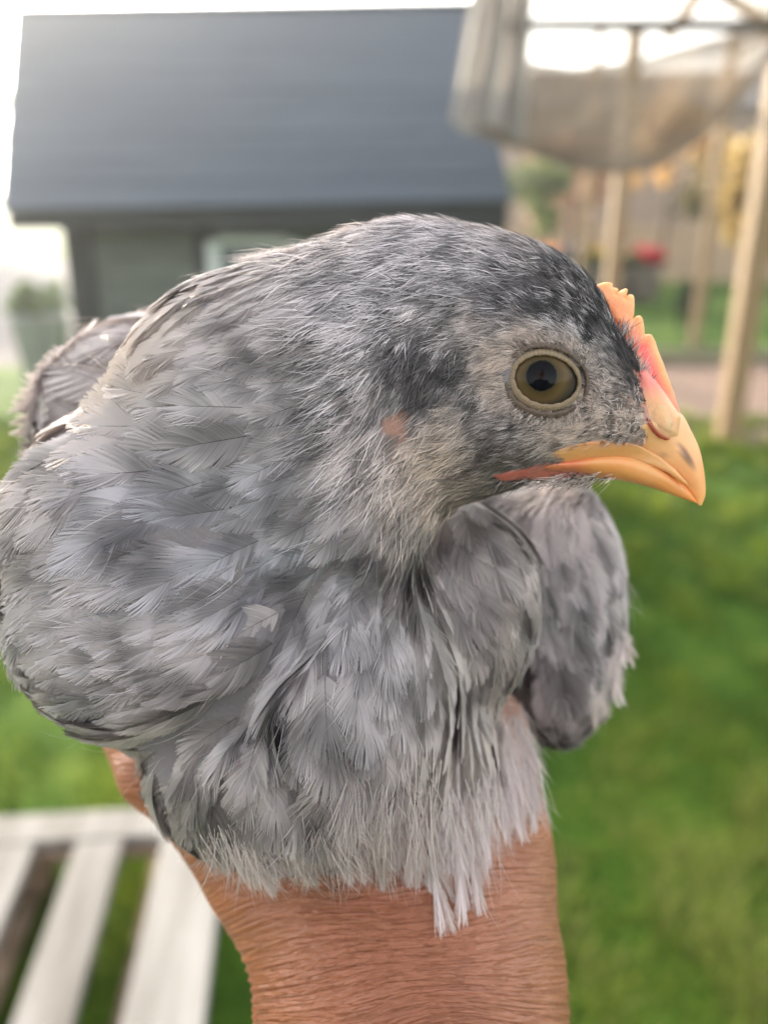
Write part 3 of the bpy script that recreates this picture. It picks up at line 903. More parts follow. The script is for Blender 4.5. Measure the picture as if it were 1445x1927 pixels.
for (rx, rz, tb, dd, lump, skew, col) in ((64, 53, 8.0, 1.06, .16, -5, (.30, .225, .145)), (79, 67, 8, 1.18, .25, -6, (.15, .11, .085))):
    lv, lf, lc = eyelid(rx, rz, tb, dd, EYE[0] - 1, EYE[1] + 1, lump, skew, col)
    mesh_obj('eyelid', lv, lf, m_lid, chicken, ORI, smooth=True, cols=lc)
# short bristles standing on the lid, pale inside, dark at the rim
bp_, bn_, bd_, bt = [], [], [], []
for ring, (rx, rz, cnt) in enumerate(((72, 61, 70), (78, 67, 120), (84, 73, 170), (93, 81, 240), (102, 89, 240))):
    for i in range(cnt):
        a = rng.uniform(0, 2 * math.pi); r_ = rng.normal(1, .02)
        x, y = EYE[0] - 1 + rx * r_ * math.cos(a) - 5 * math.sin(a), EYE[1] + 1 - rz * r_ * math.sin(a)
        bp_.append(on_sphere(x, y, er * (1.13, 1.17, 1.27, 1.36, 1.45)[ring]))
        out = math.cos(a) * XR + math.sin(a) * UP
        bp_dir = out * .6 - XR * .45 - UP * .1
        bd_.append(bp_dir / np.linalg.norm(bp_dir)); bn_.append(-cam2world(P(722.5, 963.5, 1.)) + np.array([0, 0, CAM_H]))
        bt.append(rng.uniform(.22, .5) if rng.uniform() < (.9, .7, .6, .85, .85)[ring] else .08)
bp_, bn_, bd_, bt = map(np.array, (bp_, bn_, bd_, bt))
bn_ = bn_ / np.linalg.norm(bn_, axis=1)[:, None]
v_, q_, c_ = strands(bp_, bn_, bd_, np.full(len(bp_), 12 * de / F), np.full(len(bp_), 1.0 * de / F), bt, np.full(len(bp_), .7), 2, np.full(len(bp_), .30), np.full(len(bp_), .45), tipl=1.1, rootd=.9)
mesh_obj('lid_bristles', v_, q_, m_down, chicken, ORI, cols=c_)['kind'] = 'stuff'

# ---- beak, nostril, comb, wattle
def horn(name, c1, c2, scale, rough=.36, sss=.35, radius=(1, .5, .2), bump=.45):
    m, t, b, out = material(name)
    tc = nd(t, 'ShaderNodeTexCoord'); n1 = nd(t, 'ShaderNodeTexNoise', Scale=scale, Detail=5)
    t.links.new(tc.outputs['Object'], n1.inputs['Vector'])
    col = ramp(t, n1.outputs['Fac'], [(.3, c1), (.7, c2)])
    a = nd(t, 'ShaderNodeVertexColor', layer_name='col')
    mx = nd(t, 'ShaderNodeMix', data_type='RGBA', blend_type='MULTIPLY'); mx.inputs[0].default_value = 1
    t.links.new(col, mx.inputs[6]); t.links.new(a.outputs[0], mx.inputs[7])
    t.links.new(mx.outputs[2], b.inputs['Base Color'])
    b.inputs['Roughness'].default_value = rough
    b.inputs['Subsurface Weight'].default_value = sss
    b.inputs['Subsurface Radius'].default_value = radius
    b.inputs['Subsurface Scale'].default_value = .006
    bp = nd(t, 'ShaderNodeBump', Strength=bump, Distance=.0003)
    n2 = nd(t, 'ShaderNodeTexNoise', Scale=scale * 5, Detail=4); t.links.new(tc.outputs['Object'], n2.inputs['Vector'])
    t.links.new(n2.outputs['Fac'], bp.inputs['Height']); t.links.new(bp.outputs[0], b.inputs['Normal'])
    return m
m_beak = horn('beak horn', (.84, .42, .16), (.88, .50, .24), 90)
m_beak2 = horn('lower beak horn', (.84, .34, .11), (.86, .41, .15), 90)
m_comb = horn('comb flesh', (.86, .33, .12), (.88, .44, .17), 260, rough=.5, sss=.4, bump=.8)
m_flesh = horn('wattle flesh', (.58, .14, .115), (.68, .21, .18), 200, rough=.45, sss=.4)
m_nost = horn('nostril skin', (.84, .43, .20), (.86, .49, .26), 200, rough=.42, sss=.4)

def interp_rows(rows, k):
    rows = np.array(rows, float); t = np.linspace(0, len(rows) - 1, k)
    # Catmull-Rom through the rows
    out = []
    for x in t:
        i = int(min(x, len(rows) - 2)); f = x - i
        p0, p1, p2, p3 = rows[max(i - 1, 0)], rows[i], rows[i + 1], rows[min(i + 2, len(rows) - 1)]
        out.append(.5 * ((2 * p1) + (-p0 + p2) * f + (2 * p0 - 5 * p1 + 4 * p2 - p3) * f * f + (-p0 + 3 * p1 - 3 * p2 + p3) * f ** 3))
    return np.array(out)

def mandible(rows, pinch, flat, k=56, n=36):
    rings = []
    for (xt, yt, xb, yb, wdt) in interp_rows(rows, k):
        A = P(xt, yt, DM); B = P(xb, yb, DM); mid = (A + B) / 2; ax = (A - B) / 2
        r = []
        for j in range(n):
            a = 2 * math.pi * j / n
            c_, s2 = math.cos(a), math.sin(a)
            wf = np.sign(s2) * abs(s2) ** flat * (1 - pinch * max(c_, 0) ** 1.5)
            r.append(mid + ax * c_ + np.array([0, 1, 0]) * wf * max(wdt, .00001))
        rings.append(r)
    return loft(rings)

up_rows = [(1190, 735, 1030, 868, .0085), (1245, 765, 1090, 856, .0080), (1279, 778, 1140, 847, .0068), (1300, 812, 1195, 858, .0048), (1316, 848, 1240, 882, .0038),
           (1325, 893, 1280, 909, .0024), (1327, 930, 1303, 933, .0012), (1320, 951, 1315, 951, .0003)]
lw_rows = [(1000, 866, 1000, 893, .0080), (1060, 862, 1060, 892, .0078), (1140, 846, 1125, 899, .0064), (1200, 858, 1180, 906, .0042), (1245, 882, 1225, 917, .0032),
           (1282, 908, 1265, 931, .0019), (1303, 932, 1297, 942, .0009), (1312, 946, 1311, 947, .0002)]
uv_, uf = mandible(up_rows, .45, .8)
cu = np.ones((len(uv_), 3))
xx = 722.5 + F * uv_[:, 0] / uv_[:, 1]; yy = 963.5 - F * uv_[:, 2] / uv_[:, 1]
spot = np.clip(1.6 - np.hypot((xx - 1291 + (yy - 856) * -.55) / 6.5, (yy - 858) / 20), 0, 1) * (uv_[:, 1] < DM)
spot = np.maximum(spot, .35 * np.clip(1.5 - np.hypot((xx - 1247) / 8, (yy - 857) / 6), 0, 1) * (uv_[:, 1] < DM))
cu = mixc(cu, spot * .85, (.14, .12, .22))
cu = mixc(cu, np.clip((1130 - xx) / 60, 0, 1) * .35, (.75, .8, .9))
ub = mesh_obj('upper_beak', cam2world(uv_), uf, m_beak, chicken, ORI, smooth=True, cols=cu)
lv_, lf_ = mandible(lw_rows, .1, .85)
xx = 722.5 + F * lv_[:, 0] / lv_[:, 1]
cl_ = mixc(np.ones((len(lv_), 3)), np.clip((1125 - xx) / 45, 0, 1) * .8, (.85, .5, .8))
mesh_obj('lower_beak', cam2world(lv_), lf_, m_beak2, chicken, ORI, smooth=True, cols=cl_)

comb_poly = [zc(*c_) for c_ in ((762,205),(764,182),(790,160),(830,147),(862,148),(876,158),(872,176),(885,177),(906,183),(904,195),(890,215),(918,192),(946,180),(957,190),(950,215),(938,238),
  (960,215),(980,213),(991,228),(993,270),(990,320),(981,352),(1000,334),(1024,326),(1038,350),(1046,400),(1047,436),(1062,429),(1084,431),(1105,468),(1122,525),(1150,590),
  (1172,655),(1190,705),(1208,750),(1226,812),(1243,862),(1235,900),(1150,860),(1060,760),(1010,640),(960,500),(900,380),(840,300),(790,260))]
cv_, cq_ = inflate(comb_poly, DM - .0006, .0013, h=.00026)
xx = 722.5 + F * cv_[:, 0] / cv_[:, 1]; yy = 963.5 - F * cv_[:, 2] / cv_[:, 1]
# redder towards the skull, yellow at the points
edge = poly_sd(xx, yy, comb_poly)
inner = np.clip((-edge - 6) / 16, 0, 1) * np.clip((yy - 590) / 60, .15, 1)
cc = mixc(np.ones((len(cv_), 3)) * np.array([1.0, 1.12, 1.35]), inner, (.93, .46, 1.05))
cc = mixc(cc, np.clip((yy - 720) / 40, 0, 1), (.95, .9, 1.6))
mesh_obj('comb', cam2world(cv_), cq_, m_comb, chicken, ORI, smooth=True, cols=cc)

def face_depth(x, y):
    h, _ = cast(x, y)
    return world2cam(np.array(h))[1] if h and world2cam(np.array(h))[1] < DM + .004 else DM - .003
def conform(poly, R, off, side, h=.0003, Re=None, dfun=None):
    """a rounded pad over a pixel outline, laid on the cheek; side 1 is its mirror on the far cheek"""
    v, q_ = inflate(poly, DM, R, h, Re)
    xx = 722.5 + F * v[:, 0] / v[:, 1]; yy = 963.5 - F * v[:, 2] / v[:, 1]
    x0, x1, y0, y1 = xx.min(), xx.max(), yy.min(), yy.max()
    gx, gy = np.linspace(x0, x1, 14), np.linspace(y0, y1, 10)
    D = np.array([[(dfun or face_depth)(a, b) for b in gy] for a in gx])
    for _ in range(2):
        Pd = np.pad(D, 1, mode='edge'); D = (Pd[:-2, 1:-1] + Pd[2:, 1:-1] + Pd[1:-1, :-2] + Pd[1:-1, 2:] + 2 * D) / 6
    fx = np.clip((xx - x0) / (x1 - x0), 0, 1) * 13; fy = np.clip((yy - y0) / (y1 - y0), 0, 1) * 9
    i = np.minimum(fx.astype(int), 12); j = np.minimum(fy.astype(int), 8); a, b = fx - i, fy - j
    d = D[i, j] * (1 - a) * (1 - b) + D[i + 1, j] * a * (1 - b) + D[i, j + 1] * (1 - a) * b + D[i + 1, j + 1] * a * b
    loc = v[:, 1] - DM
    dep_ = d + off + loc
    X = (xx - 722.5) * dep_ / F; Z = -(yy - 963.5) * dep_ / F
    w_ = np.stack([X, dep_, Z], 1)
    if side:
        w_[:, 1] = 2 * DM - w_[:, 1]
        q_ = q_[:, ::-1]
    return w_, q_, xx, yy
def beak_depth(x, y):
    best = None
    h = bvh_beak.ray_cast(CAMP, (Vector(cam2world(P(x, y, 1.0))) - CAMP).normalized())
    a = world2cam(np.array(h[0]))[1] if h[0] is not None else 9
    return min(a, face_depth(x, y))
# nostril flap on each side of the beak
nd_poly = [zc(*c_) for c_ in ((1075,850),(1110,800),(1160,800),(1200,850),(1212,910),(1205,965),(1185,993),(1150,975),(1105,940),(1080,900))]
# skin above the nostril joining beak and comb
cere = [(1180,700),(1205,690),(1232,720),(1256,755),(1276,785),(1272,830),(1240,848),(1195,842),(1150,838),(1150,790),(1165,740)]
ce_, cq2 = inflate(cere, DM, .0066, h=.0004, Re=.0048)
xx = 722.5 + F * ce_[:, 0] / ce_[:, 1]; yy = 963.5 - F * ce_[:, 2] / ce_[:, 1]
cr_ = mixc(np.ones((len(ce_), 3)), np.clip((1215 - xx) / 40, 0, 1), (.95, .72, 1.3))
cr_ = mixc(cr_, np.clip((760 - yy) / 40, 0, 1), (1.0, .55, .9))
mesh_obj('cere', cam2world(ce_), cq2, m_nost, chicken, ORI, smooth=True, cols=cr_)
bvh_beak = BVHTree.FromPolygons([tuple(a) for a in cam2world(ce_)] + [tuple(a) for a in cam2world(uv_)], [tuple(int(i) for i in f) for f in cq2] + [tuple(int(i) + len(ce_) for i in f) for f in uf])
for side in (0, 1):
    nv_, nq_, xx, yy = conform(nd_poly, .0012, .0006, side, h=.00026, Re=.0034, dfun=beak_depth)
    nc_ = mixc(np.ones((len(nv_), 3)), np.clip((1232 - xx) / 14, 0, 1) * np.clip((yy - 790) / 14, 0, 1) * .8, (.75, .35, .25))
    mesh_obj('nostril', cam2world(nv_), nq_, m_nost, chicken, ORI, smooth=True, cols=nc_)
slit = [(1217,783),(1224,790),(1231,803),(1240,814),(1252,822),(1262,826),(1254,829),(1240,824),(1228,813),(1219,798)]
for side in (0, 1):
    nv_, nq_, xx, yy = conform(slit, .0005, -.0003, side, h=.00018, Re=.0006, dfun=beak_depth)
    mesh_obj('nostril_slit', cam2world(nv_), nq_, m_nost, chicken, ORI, smooth=True, cols=np.tile([.42, .15, .18], (len(nv_), 1)))
# small red wattle line under the gape, one each side; lip of the gape
wat = [zc(*c_) for c_ in ((195,1195),(260,1178),(330,1165),(420,1150),(470,1130),(540,1120),(620,1135),(700,1120),(760,1110),(800,1150),(770,1195),(680,1205),(560,1215),(420,1225),(290,1232),(230,1222))]
gap = [(1031,852),(1046,846),(1075,836),(1100,830),(1135,826),(1175,829),(1206,840),(1240,858),(1270,882),(1298,915),(1286,910),(1255,889),(1225,876),(1195,868),(1165,863),(1135,862),(1110,865),(1085,872),(1062,877),(1043,872),(1034,862)]
for side in (0, 1):
    wv_, wq_, xx, yy = conform(wat, .0012, .0001, side, h=.0003)
    mesh_obj('wattle', cam2world(wv_), wq_, m_flesh, chicken, ORI, smooth=True, cols=np.ones((len(wv_), 3)))
    gv_, gq_, xx, yy = conform(gap, .0007, .0001, side, h=.00024, dfun=beak_depth)
    gc_ = mixc(np.tile([1.03, .90, .85], (len(gv_), 1)), np.clip((845 - yy) / 10, 0, 1) * .45, (.9, .6, .9))
    mesh_obj('mouth_corner', cam2world(gv_), gq_, m_beak, chicken, ORI, smooth=True, cols=gc_)
# bristles over the comb's foot, the lore and the chin
bp_, bd_, bt, bl = [], [], [], []
def bristle(x, y, dx, dy, tone, ln, dep):
    bp_.append(cam2world(P(x, y, dep))); v = dx * XR - dy * UP; bd_.append(v / np.linalg.norm(v)); bt.append(tone); bl.append(ln)
for i in range(150):                       # comb foot: pale and black bristles pointing up and forward
    t = rng.uniform(); x = 1165 + 55 * t + rng.normal(0, 7); y = 610 + 120 * t + rng.normal(0, 8)
    bristle(x, y, .35 + rng.normal(0, .2), -.9, .5 if rng.uniform() < .6 else .03, rng.uniform(14, 30), DM - .0030 - .001 * t)
for i in range(190):                       # lore
    x = rng.uniform(1130, 1228); y = rng.uniform(705, 835)
    bristle(x, y, -.3 + rng.normal(0, .3), rng.normal(.0, .4) - .2, .55 if rng.uniform() < .8 else .05, rng.uniform(6, 15), face_depth(x, y) - .0003)
for i in range(120):                       # below the gape
    x = rng.uniform(1040, 1130); y = rng.uniform(868, 902)
    bristle(x, y, -.9, .3 + rng.normal(0, .3), .45 if rng.uniform() < .6 else .03, rng.uniform(6, 14), face_depth(x, y) - .0010)
for i in range(260):                       # chin fringe
    x = rng.uniform(900, 1150); y = 906 + rng.normal(0, 4) - (x > 1110) * 4
    bristle(x, y, -.85, .35 + rng.normal(0, .2), .45 if rng.uniform() < .6 else .05, rng.uniform(20, 46), DM + rng.uniform(-.006, .006))
bp_, bd_, bt, bl = map(np.array, (bp_, bd_, bt, bl))
bn_ = np.tile(np.array([0, -cp, sp]), (len(bp_), 1))
v_, q_, c_ = strands(bp_, bn_, bd_, bl * .17 / F, np.full(len(bp_), 1.15 * .17 / F), bt, np.full(len(bp_), .4), 2, np.full(len(bp_), .2), np.full(len(bp_), .5), tipl=1.0, rootd=1.0, seg=3)
mesh_obj('bristles', v_, q_, m_down, chicken, ORI, cols=c_)['kind'] = 'stuff'

# ================================================================ THE HAND
hx, hy = 722.5 + F * hv[:, 0] / hv[:, 1], 963.5 - F * hv[:, 2] / hv[:, 1]
# fold lines: roughly level, fanning towards the left edge; strongest at the wrist's left
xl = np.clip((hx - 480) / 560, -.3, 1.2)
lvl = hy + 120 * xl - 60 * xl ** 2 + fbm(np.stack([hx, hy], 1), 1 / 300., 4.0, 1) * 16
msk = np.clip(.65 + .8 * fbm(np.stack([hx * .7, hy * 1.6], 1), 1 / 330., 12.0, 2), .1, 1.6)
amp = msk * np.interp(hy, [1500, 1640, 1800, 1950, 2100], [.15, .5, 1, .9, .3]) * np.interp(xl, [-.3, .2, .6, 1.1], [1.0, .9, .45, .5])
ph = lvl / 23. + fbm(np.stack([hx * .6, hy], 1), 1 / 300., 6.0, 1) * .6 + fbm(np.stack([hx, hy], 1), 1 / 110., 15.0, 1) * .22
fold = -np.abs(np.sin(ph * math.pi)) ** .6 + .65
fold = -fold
dvec = np.zeros_like(hv)
cen = np.stack([np.interp(hy, [1300, 1600, 2300], [640, 720, 790]), np.full(len(hy), .215)], 1)
cx_ = (cen[:, 0] - 722.5) * cen[:, 1] / F
dvec[:, 0] = hv[:, 0] - cx_; dvec[:, 1] = hv[:, 1] - cen[:, 1]
dvec /= np.linalg.norm(dvec, axis=1)[:, None] + 1e-9
hv = hv - dvec * (fold * amp * .0009)[:, None]
m_skin, t, b, out = material('tanned skin')
tc = nd(t, 'ShaderNodeTexCoord')
n1 = nd(t, 'ShaderNodeTexNoise', Scale=35, Detail=5); t.links.new(tc.outputs['Object'], n1.inputs['Vector'])
a = nd(t, 'ShaderNodeVertexColor', layer_name='col')
mx = nd(t, 'ShaderNodeMix', data_type='RGBA', blend_type='MULTIPLY'); mx.inputs[0].default_value = .8
t.links.new(a.outputs[0], mx.inputs[6]); t.links.new(ramp(t, n1.outputs['Fac'], [(.3, (.74, .66, .60)), (.7, (1.15, 1.12, 1.1))]), mx.inputs[7])
t.links.new(mx.outputs[2], b.inputs['Base Color'])
b.inputs['Roughness'].default_value = .38; b.inputs['Specular IOR Level'].default_value = .5
b.inputs['Subsurface Weight'].default_value = .25; b.inputs['Subsurface Radius'].default_value = (1, .35, .18); b.inputs['Subsurface Scale'].default_value = .004
at_ = nd(t, 'ShaderNodeAttribute', attribute_name='along_folds')
n3 = nd(t, 'ShaderNodeTexNoise', Scale=1.0, Detail=3, Roughness=.5, Distortion=.12); t.links.new(at_.outputs['Vector'], n3.inputs['Vector'])
rg = nd(t, 'ShaderNodeMath', operation='SUBTRACT'); rg.inputs[1].default_value = .5; t.links.new(n3.outputs['Fac'], rg.inputs[0])
ab = nd(t, 'ShaderNodeMath', operation='ABSOLUTE'); t.links.new(rg.outputs[0], ab.inputs[0])
pw = nd(t, 'ShaderNodeMath', operation='POWER'); pw.inputs[1].default_value = .6; t.links.new(ab.outputs[0], pw.inputs[0])
mp = nd(t, 'ShaderNodeMapping'); mp.inputs['Scale'].default_value = (.5, 1, 1.3)
t.links.new(tc.outputs['Object'], mp.inputs[0])
n2 = nd(t, 'ShaderNodeTexNoise', Scale=420, Detail=5, Roughness=.6, Distortion=.6); t.links.new(mp.outputs[0], n2.inputs['Vector'])
v1 = nd(t, 'ShaderNodeTexVoronoi', Scale=1100, feature='F1'); t.links.new(mp.outputs[0], v1.inputs['Vector'])
ad = nd(t, 'ShaderNodeMath', operation='MULTIPLY_ADD'); ad.inputs[1].default_value = .25
t.links.new(v1.outputs['Distance'], ad.inputs[0]); t.links.new(n2.outputs['Fac'], ad.inputs[2])
mpd = nd(t, 'ShaderNodeMapping'); mpd.inputs['Rotation'].default_value = (0, 0, .5); mpd.inputs['Scale'].default_value = (2.4, .8, 1); t.links.new(at_.outputs['Vector'], mpd.inputs[0])
n4 = nd(t, 'ShaderNodeTexNoise', Scale=1.3, Detail=3); t.links.new(mpd.outputs[0], n4.inputs['Vector'])
r4 = nd(t, 'ShaderNodeMath', operation='SUBTRACT'); r4.inputs[1].default_value = .5; t.links.new(n4.outputs['Fac'], r4.inputs[0])
a4 = nd(t, 'ShaderNodeMath', operation='ABSOLUTE'); t.links.new(r4.outputs[0], a4.inputs[0])
p4 = nd(t, 'ShaderNodeMath', operation='MULTIPLY_ADD'); p4.inputs[1].default_value = 1.3; t.links.new(a4.outputs[0], p4.inputs[0]); t.links.new(pw.outputs[0], p4.inputs[2])
bp0 = nd(t, 'ShaderNodeBump', Strength=1.0, Distance=.0016); t.links.new(p4.outputs[0], bp0.inputs['Height'])
bp = nd(t, 'ShaderNodeBump', Strength=.6, Distance=.0005); t.links.new(ad.outputs[0], bp.inputs['Height']); t.links.new(bp0.outputs[0], bp.inputs['Normal']); t.links.new(bp.outputs[0], b.inputs['Normal'])
hc = np.tile(np.array([.43, .175, .10]), (len(hv), 1))
hc = mixc(hc, np.clip((560 - hx + (hy - 1700) * .6) / 200, 0, 1) * .55, (.50, .17, .07))
hc = mixc(hc, np.clip((hx - 820) / 200, 0, 1) * .5, (.52, .26, .165))
hc = mixc(hc, np.clip((1480 - hy) / 120, 0, 1) * (hx > 700) * .6, (.64, .46, .42))
hc = mixc(hc, np.clip(fold * 1.2 - .05, 0, .55) * amp * .8, (.34, .12, .055))  # fold hollows tinted darker, crease shade put into the skin colour
hw = cam2world(hv)
ho = np.array(cam2world(P(775, 2100, .2)))
person = tag(empty('person', ho), 'tanned bare hand and wrinkled wrist raised to hold the grey chicken from below', 'person')
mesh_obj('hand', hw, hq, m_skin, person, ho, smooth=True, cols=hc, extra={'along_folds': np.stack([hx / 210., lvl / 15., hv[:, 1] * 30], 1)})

# the rest of the person, unseen behind the camera, added to block frontal sky light
BH = .014
blo, BG = grid([-.36, -.62, .0], [.40, .22, 1.82], BH)
BX = np.stack(BG, -1)
def wc(a, b, ra, rb, sy=1.0):
    a, b = np.array(a, float), np.array(b, float); S = np.array([1, 1 / sy, 1])
    ab = (b - a) * S; pa = (BX - a) * S; h = np.clip((pa @ ab) / (ab @ ab), 0, 1)
    return np.sqrt(((pa - h[..., None] * ab) ** 2).sum(-1)) - (ra + (rb - ra) * h)
bod = wc((0, -.42, 1.26), (0, -.42, .98), .185, .165, .62)
bod = smin(bod, wc((0, -.42, 1.36), (0, -.40, 1.52), .075, .055), .05)
bod = smin(bod, wc((0, -.385, 1.60), (0, -.40, 1.66), .082, .092, 1.1), .02)
bod = smin(bod, wc((-.15, -.42, 1.34), (.15, -.42, 1.34), .075, .075), .04)
bod = smin(bod, wc((.185, -.42, 1.33), (.215, -.16, 1.06), .058, .046), .03)
bod = smin(bod, wc((.215, -.16, 1.06), (.030, .105, 1.035), .046, .031), .015)
bod = smin(bod, wc((-.185, -.42, 1.33), (-.25, -.22, 1.09), .058, .046), .03)
bod = smin(bod, wc((-.25, -.22, 1.09), (-.12, -.07, 1.20), .044, .030), .015)
bod = smin(bod, wc((-.09, -.42, .92), (-.10, -.43, .06), .105, .055), .03)
bod = smin(bod, wc((.09, -.42, .92), (.10, -.43, .06), .105, .055), .03)
bod = smin(bod, wc((-.10, -.42, .05), (-.11, -.29, .04), .045, .038), .02)
bod = smin(bod, wc((.10, -.42, .05), (.11, -.29, .04), .045, .038), .02)
pv_, pq_ = surface_nets(bod, blo, BH)
bc_ = np.tile(np.array([.035, .045, .075]), (len(pv_), 1))
bc_[pv_[:, 2] < .95] = (.05, .06, .09)
bc_[(pv_[:, 2] > 1.46)] = (.43, .22, .14)
bc_[(pv_[:, 2] > 1.68) | ((pv_[:, 2] > 1.56) & (pv_[:, 1] < -.42))] = (.07, .045, .03)
bc_[(pv_[:, 1] > -.10) & (pv_[:, 2] > .9)] = (.43, .19, .11)
bc_[(pv_[:, 2] < .09)] = (.03, .03, .03)
mesh_obj('body', pv_, pq_, attr_mat('clothes and skin', rough=.8, transl=0), person, ho, smooth=True, cols=bc_)
del BX, BG, bod

# ================================================================ THE GARDEN
def struct(o): o['kind'] = 'structure'; return o

def lawn_mat():
    m, t, b, out = material('lawn')
    tc = nd(t, 'ShaderNodeTexCoord')
    n1 = nd(t, 'ShaderNodeTexNoise', Scale=2.2, Detail=6, Roughness=.65); t.links.new(tc.outputs['Object'], n1.inputs['Vector'])
    n2 = nd(t, 'ShaderNodeTexNoise', Scale=60, Detail=4); t.links.new(tc.outputs['Object'], n2.inputs['Vector'])
    c1 = ramp(t, n1.outputs['Fac'], [(.30, (.026, .060, .008)), (.52, (.065, .13, .013)), (.72, (.14, .19, .024))])
    c2 = ramp(t, n2.outputs['Fac'], [(.3, (.5, .5, .5)), (.7, (1.2, 1.2, 1.2))])
    mx = nd(t, 'ShaderNodeMix', data_type='RGBA', blend_type='MULTIPLY'); mx.inputs[0].default_value = 1
    t.links.new(c1, mx.inputs[6]); t.links.new(c2, mx.inputs[7]); t.links.new(mx.outputs[2], b.inputs['Base Color'])
    b.inputs['Roughness'].default_value = .9; b.inputs['Specular IOR Level'].default_value = .1
    bp = nd(t, 'ShaderNodeBump', Strength=.5, Distance=.02); t.links.new(n2.outputs['Fac'], bp.inputs['Height']); t.links.new(bp.outputs[0], b.inputs['Normal'])
    return m
gs = 900
struct(mesh_obj('ground', [(-gs, -gs, 0), (gs, -gs, 0), (gs, gs, 0), (-gs, gs, 0)], [(0, 1, 2, 3)], lawn_mat()))

# grass blades on the part of the lawn near enough to read as blades
def blades(n, x0, x1, y0, y1, hgt, avoid=()):
    x = rng.uniform(x0, x1, n); y = y0 + (y1 - y0) * rng.uniform(0, 1, n) ** 1.7
    ok = np.abs(x) < .62 * y + .75
    for (a, b_, c, d_) in avoid: ok &= ~((x > a) & (x < b_) & (y > c) & (y < d_))
    x, y = x[ok], y[ok]; n = len(x)
    cl = fbm(np.stack([x, y], 1), .9, 9.0); c2 = fbm(np.stack([x, y], 1), 3.2, 8.0)
    h = hgt * (1 + .55 * cl + .6 * c2) * rng.uniform(.5, 1.3, n); gp0 = on_ground(1300, 1700); h = h * (1 + 1.2 * np.exp(-(((x - gp0[0]) / .42) ** 2 + ((y - gp0[1]) / .42) ** 2)) * (c2 > -.1)); h = np.clip(h, .008, .14)
    a = rng.uniform(0, 6.28, n); wd = rng.uniform(.0022, .0042, n) * np.clip(y / 2, .8, 2.5)
    la = rng.uniform(0, 6.28, n); le = h * rng.uniform(.2, .9, n)
    b0 = np.stack([x, y, np.full(n, -.003)], 1); wv = np.stack([np.cos(a), np.sin(a), 0 * a], 1) * wd[:, None]
    t1 = b0 + np.stack([np.cos(la) * le * .35, np.sin(la) * le * .35, h * .6], 1); t2 = b0 + np.stack([np.cos(la) * le, np.sin(la) * le, h], 1)
    v = np.stack([b0 - wv / 2, b0 + wv / 2, t1 + wv * .4, t1 - wv * .4, t2 + wv * .06, t2 - wv * .06], 1)
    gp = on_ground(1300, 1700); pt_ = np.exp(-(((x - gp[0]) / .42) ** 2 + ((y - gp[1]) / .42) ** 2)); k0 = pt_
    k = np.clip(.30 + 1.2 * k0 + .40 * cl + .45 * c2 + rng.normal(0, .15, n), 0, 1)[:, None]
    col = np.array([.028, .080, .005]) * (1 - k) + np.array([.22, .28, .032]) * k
    col = col * (1 - .75 * np.clip(pt_ + .25 * c2 * pt_, 0, 1))[:, None] + np.array([.30, .33, .075]) * (.75 * np.clip(pt_ + .25 * c2 * pt_, 0, 1))[:, None]  # yellower tufts, their partly sunlit look put into the blade colour
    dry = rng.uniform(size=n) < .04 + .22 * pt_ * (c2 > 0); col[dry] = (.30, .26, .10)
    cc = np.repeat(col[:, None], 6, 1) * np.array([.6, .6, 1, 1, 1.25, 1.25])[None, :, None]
    qd = (np.arange(n) * 6)[:, None, None] + np.array([[0, 1, 2, 3], [3, 2, 4, 5]])[None]
    return v.reshape(-1, 3), qd.reshape(-1, 4), cc.reshape(-1, 3)
gv, gq, gc = blades(170000, -2.6, 3.4, .35, 5.0, .038, avoid=())
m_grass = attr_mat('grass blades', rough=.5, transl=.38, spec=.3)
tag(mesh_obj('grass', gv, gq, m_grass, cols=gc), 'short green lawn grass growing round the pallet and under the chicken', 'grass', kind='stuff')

# path and soil bed: sheets a few millimetres above the lawn
m_path = noisy('pale gravel path', (.09, .08, .078), (.16, .14, .135), 30, .95, .5, dist=.01)
a, b_, c, d_ = on_ground(-400, 690), on_ground(190, 690), on_ground(330, 492), on_ground(-700, 492)
struct(mesh_obj('path', [tuple(q_ + np.array([0, 0, .004])) for q_ in (a, b_, c, d_)], [(0, 1, 2, 3)], m_path))
m_soil = noisy('dry soil and bark', (.13, .075, .05), (.27, .19, .15), 22, .95, .8, dist=.03)
e0, e1, e2, e3 = on_ground(900, 836), on_ground(2100, 836), on_ground(2100, 682), on_ground(1000, 682)
struct(mesh_obj('soil_bed', [tuple(q_ + np.array([0, 0, .004])) for q_ in (e0, e1, e2, e3)], [(0, 1, 2, 3)], m_soil))

# ---- chicken coop with a dark sheet roof
m_roof = noisy('weathered slate blue roof sheet', (.040, .054, .074), (.060, .076, .098), 1.6, .42, .12, (1, 6, 6), spec=.6)
m_wall = noisy('grey green painted boards', (.085, .095, .085), (.13, .14, .125), 4, .6, .2, (1, 1, 4))
m_trim = noisy('dark painted trim', (.018, .020, .022), (.032, .034, .036), 6, .55, .1)
m_white = noisy('white painted wood', (.55, .57, .56), (.68, .70, .70), 5, .5, .1)
YC = 3.35
eL, eR = at_y(2, 392, YC), at_y(962, 372, YC + .02)
rL, rR = at_y(28, 24, YC + .85), at_y(884, 12, YC + .85)
eav_z = (eL[2] + eR[2]) / 2; rid_z = (rL[2] + rR[2]) / 2
xl0, xr0 = eL[0], eR[0]
x_l, x_r = (eL[0] + rL[0]) / 2, (eR[0] + rR[0]) / 2
coop = tag(empty('chicken_coop', ((x_l + x_r) / 2, YC + .9, 0), math.radians(0)), 'dark slate blue roofed chicken coop with grey green walls behind the chicken', 'coop')
cx0, cy0 = (x_l + x_r) / 2, YC + .9
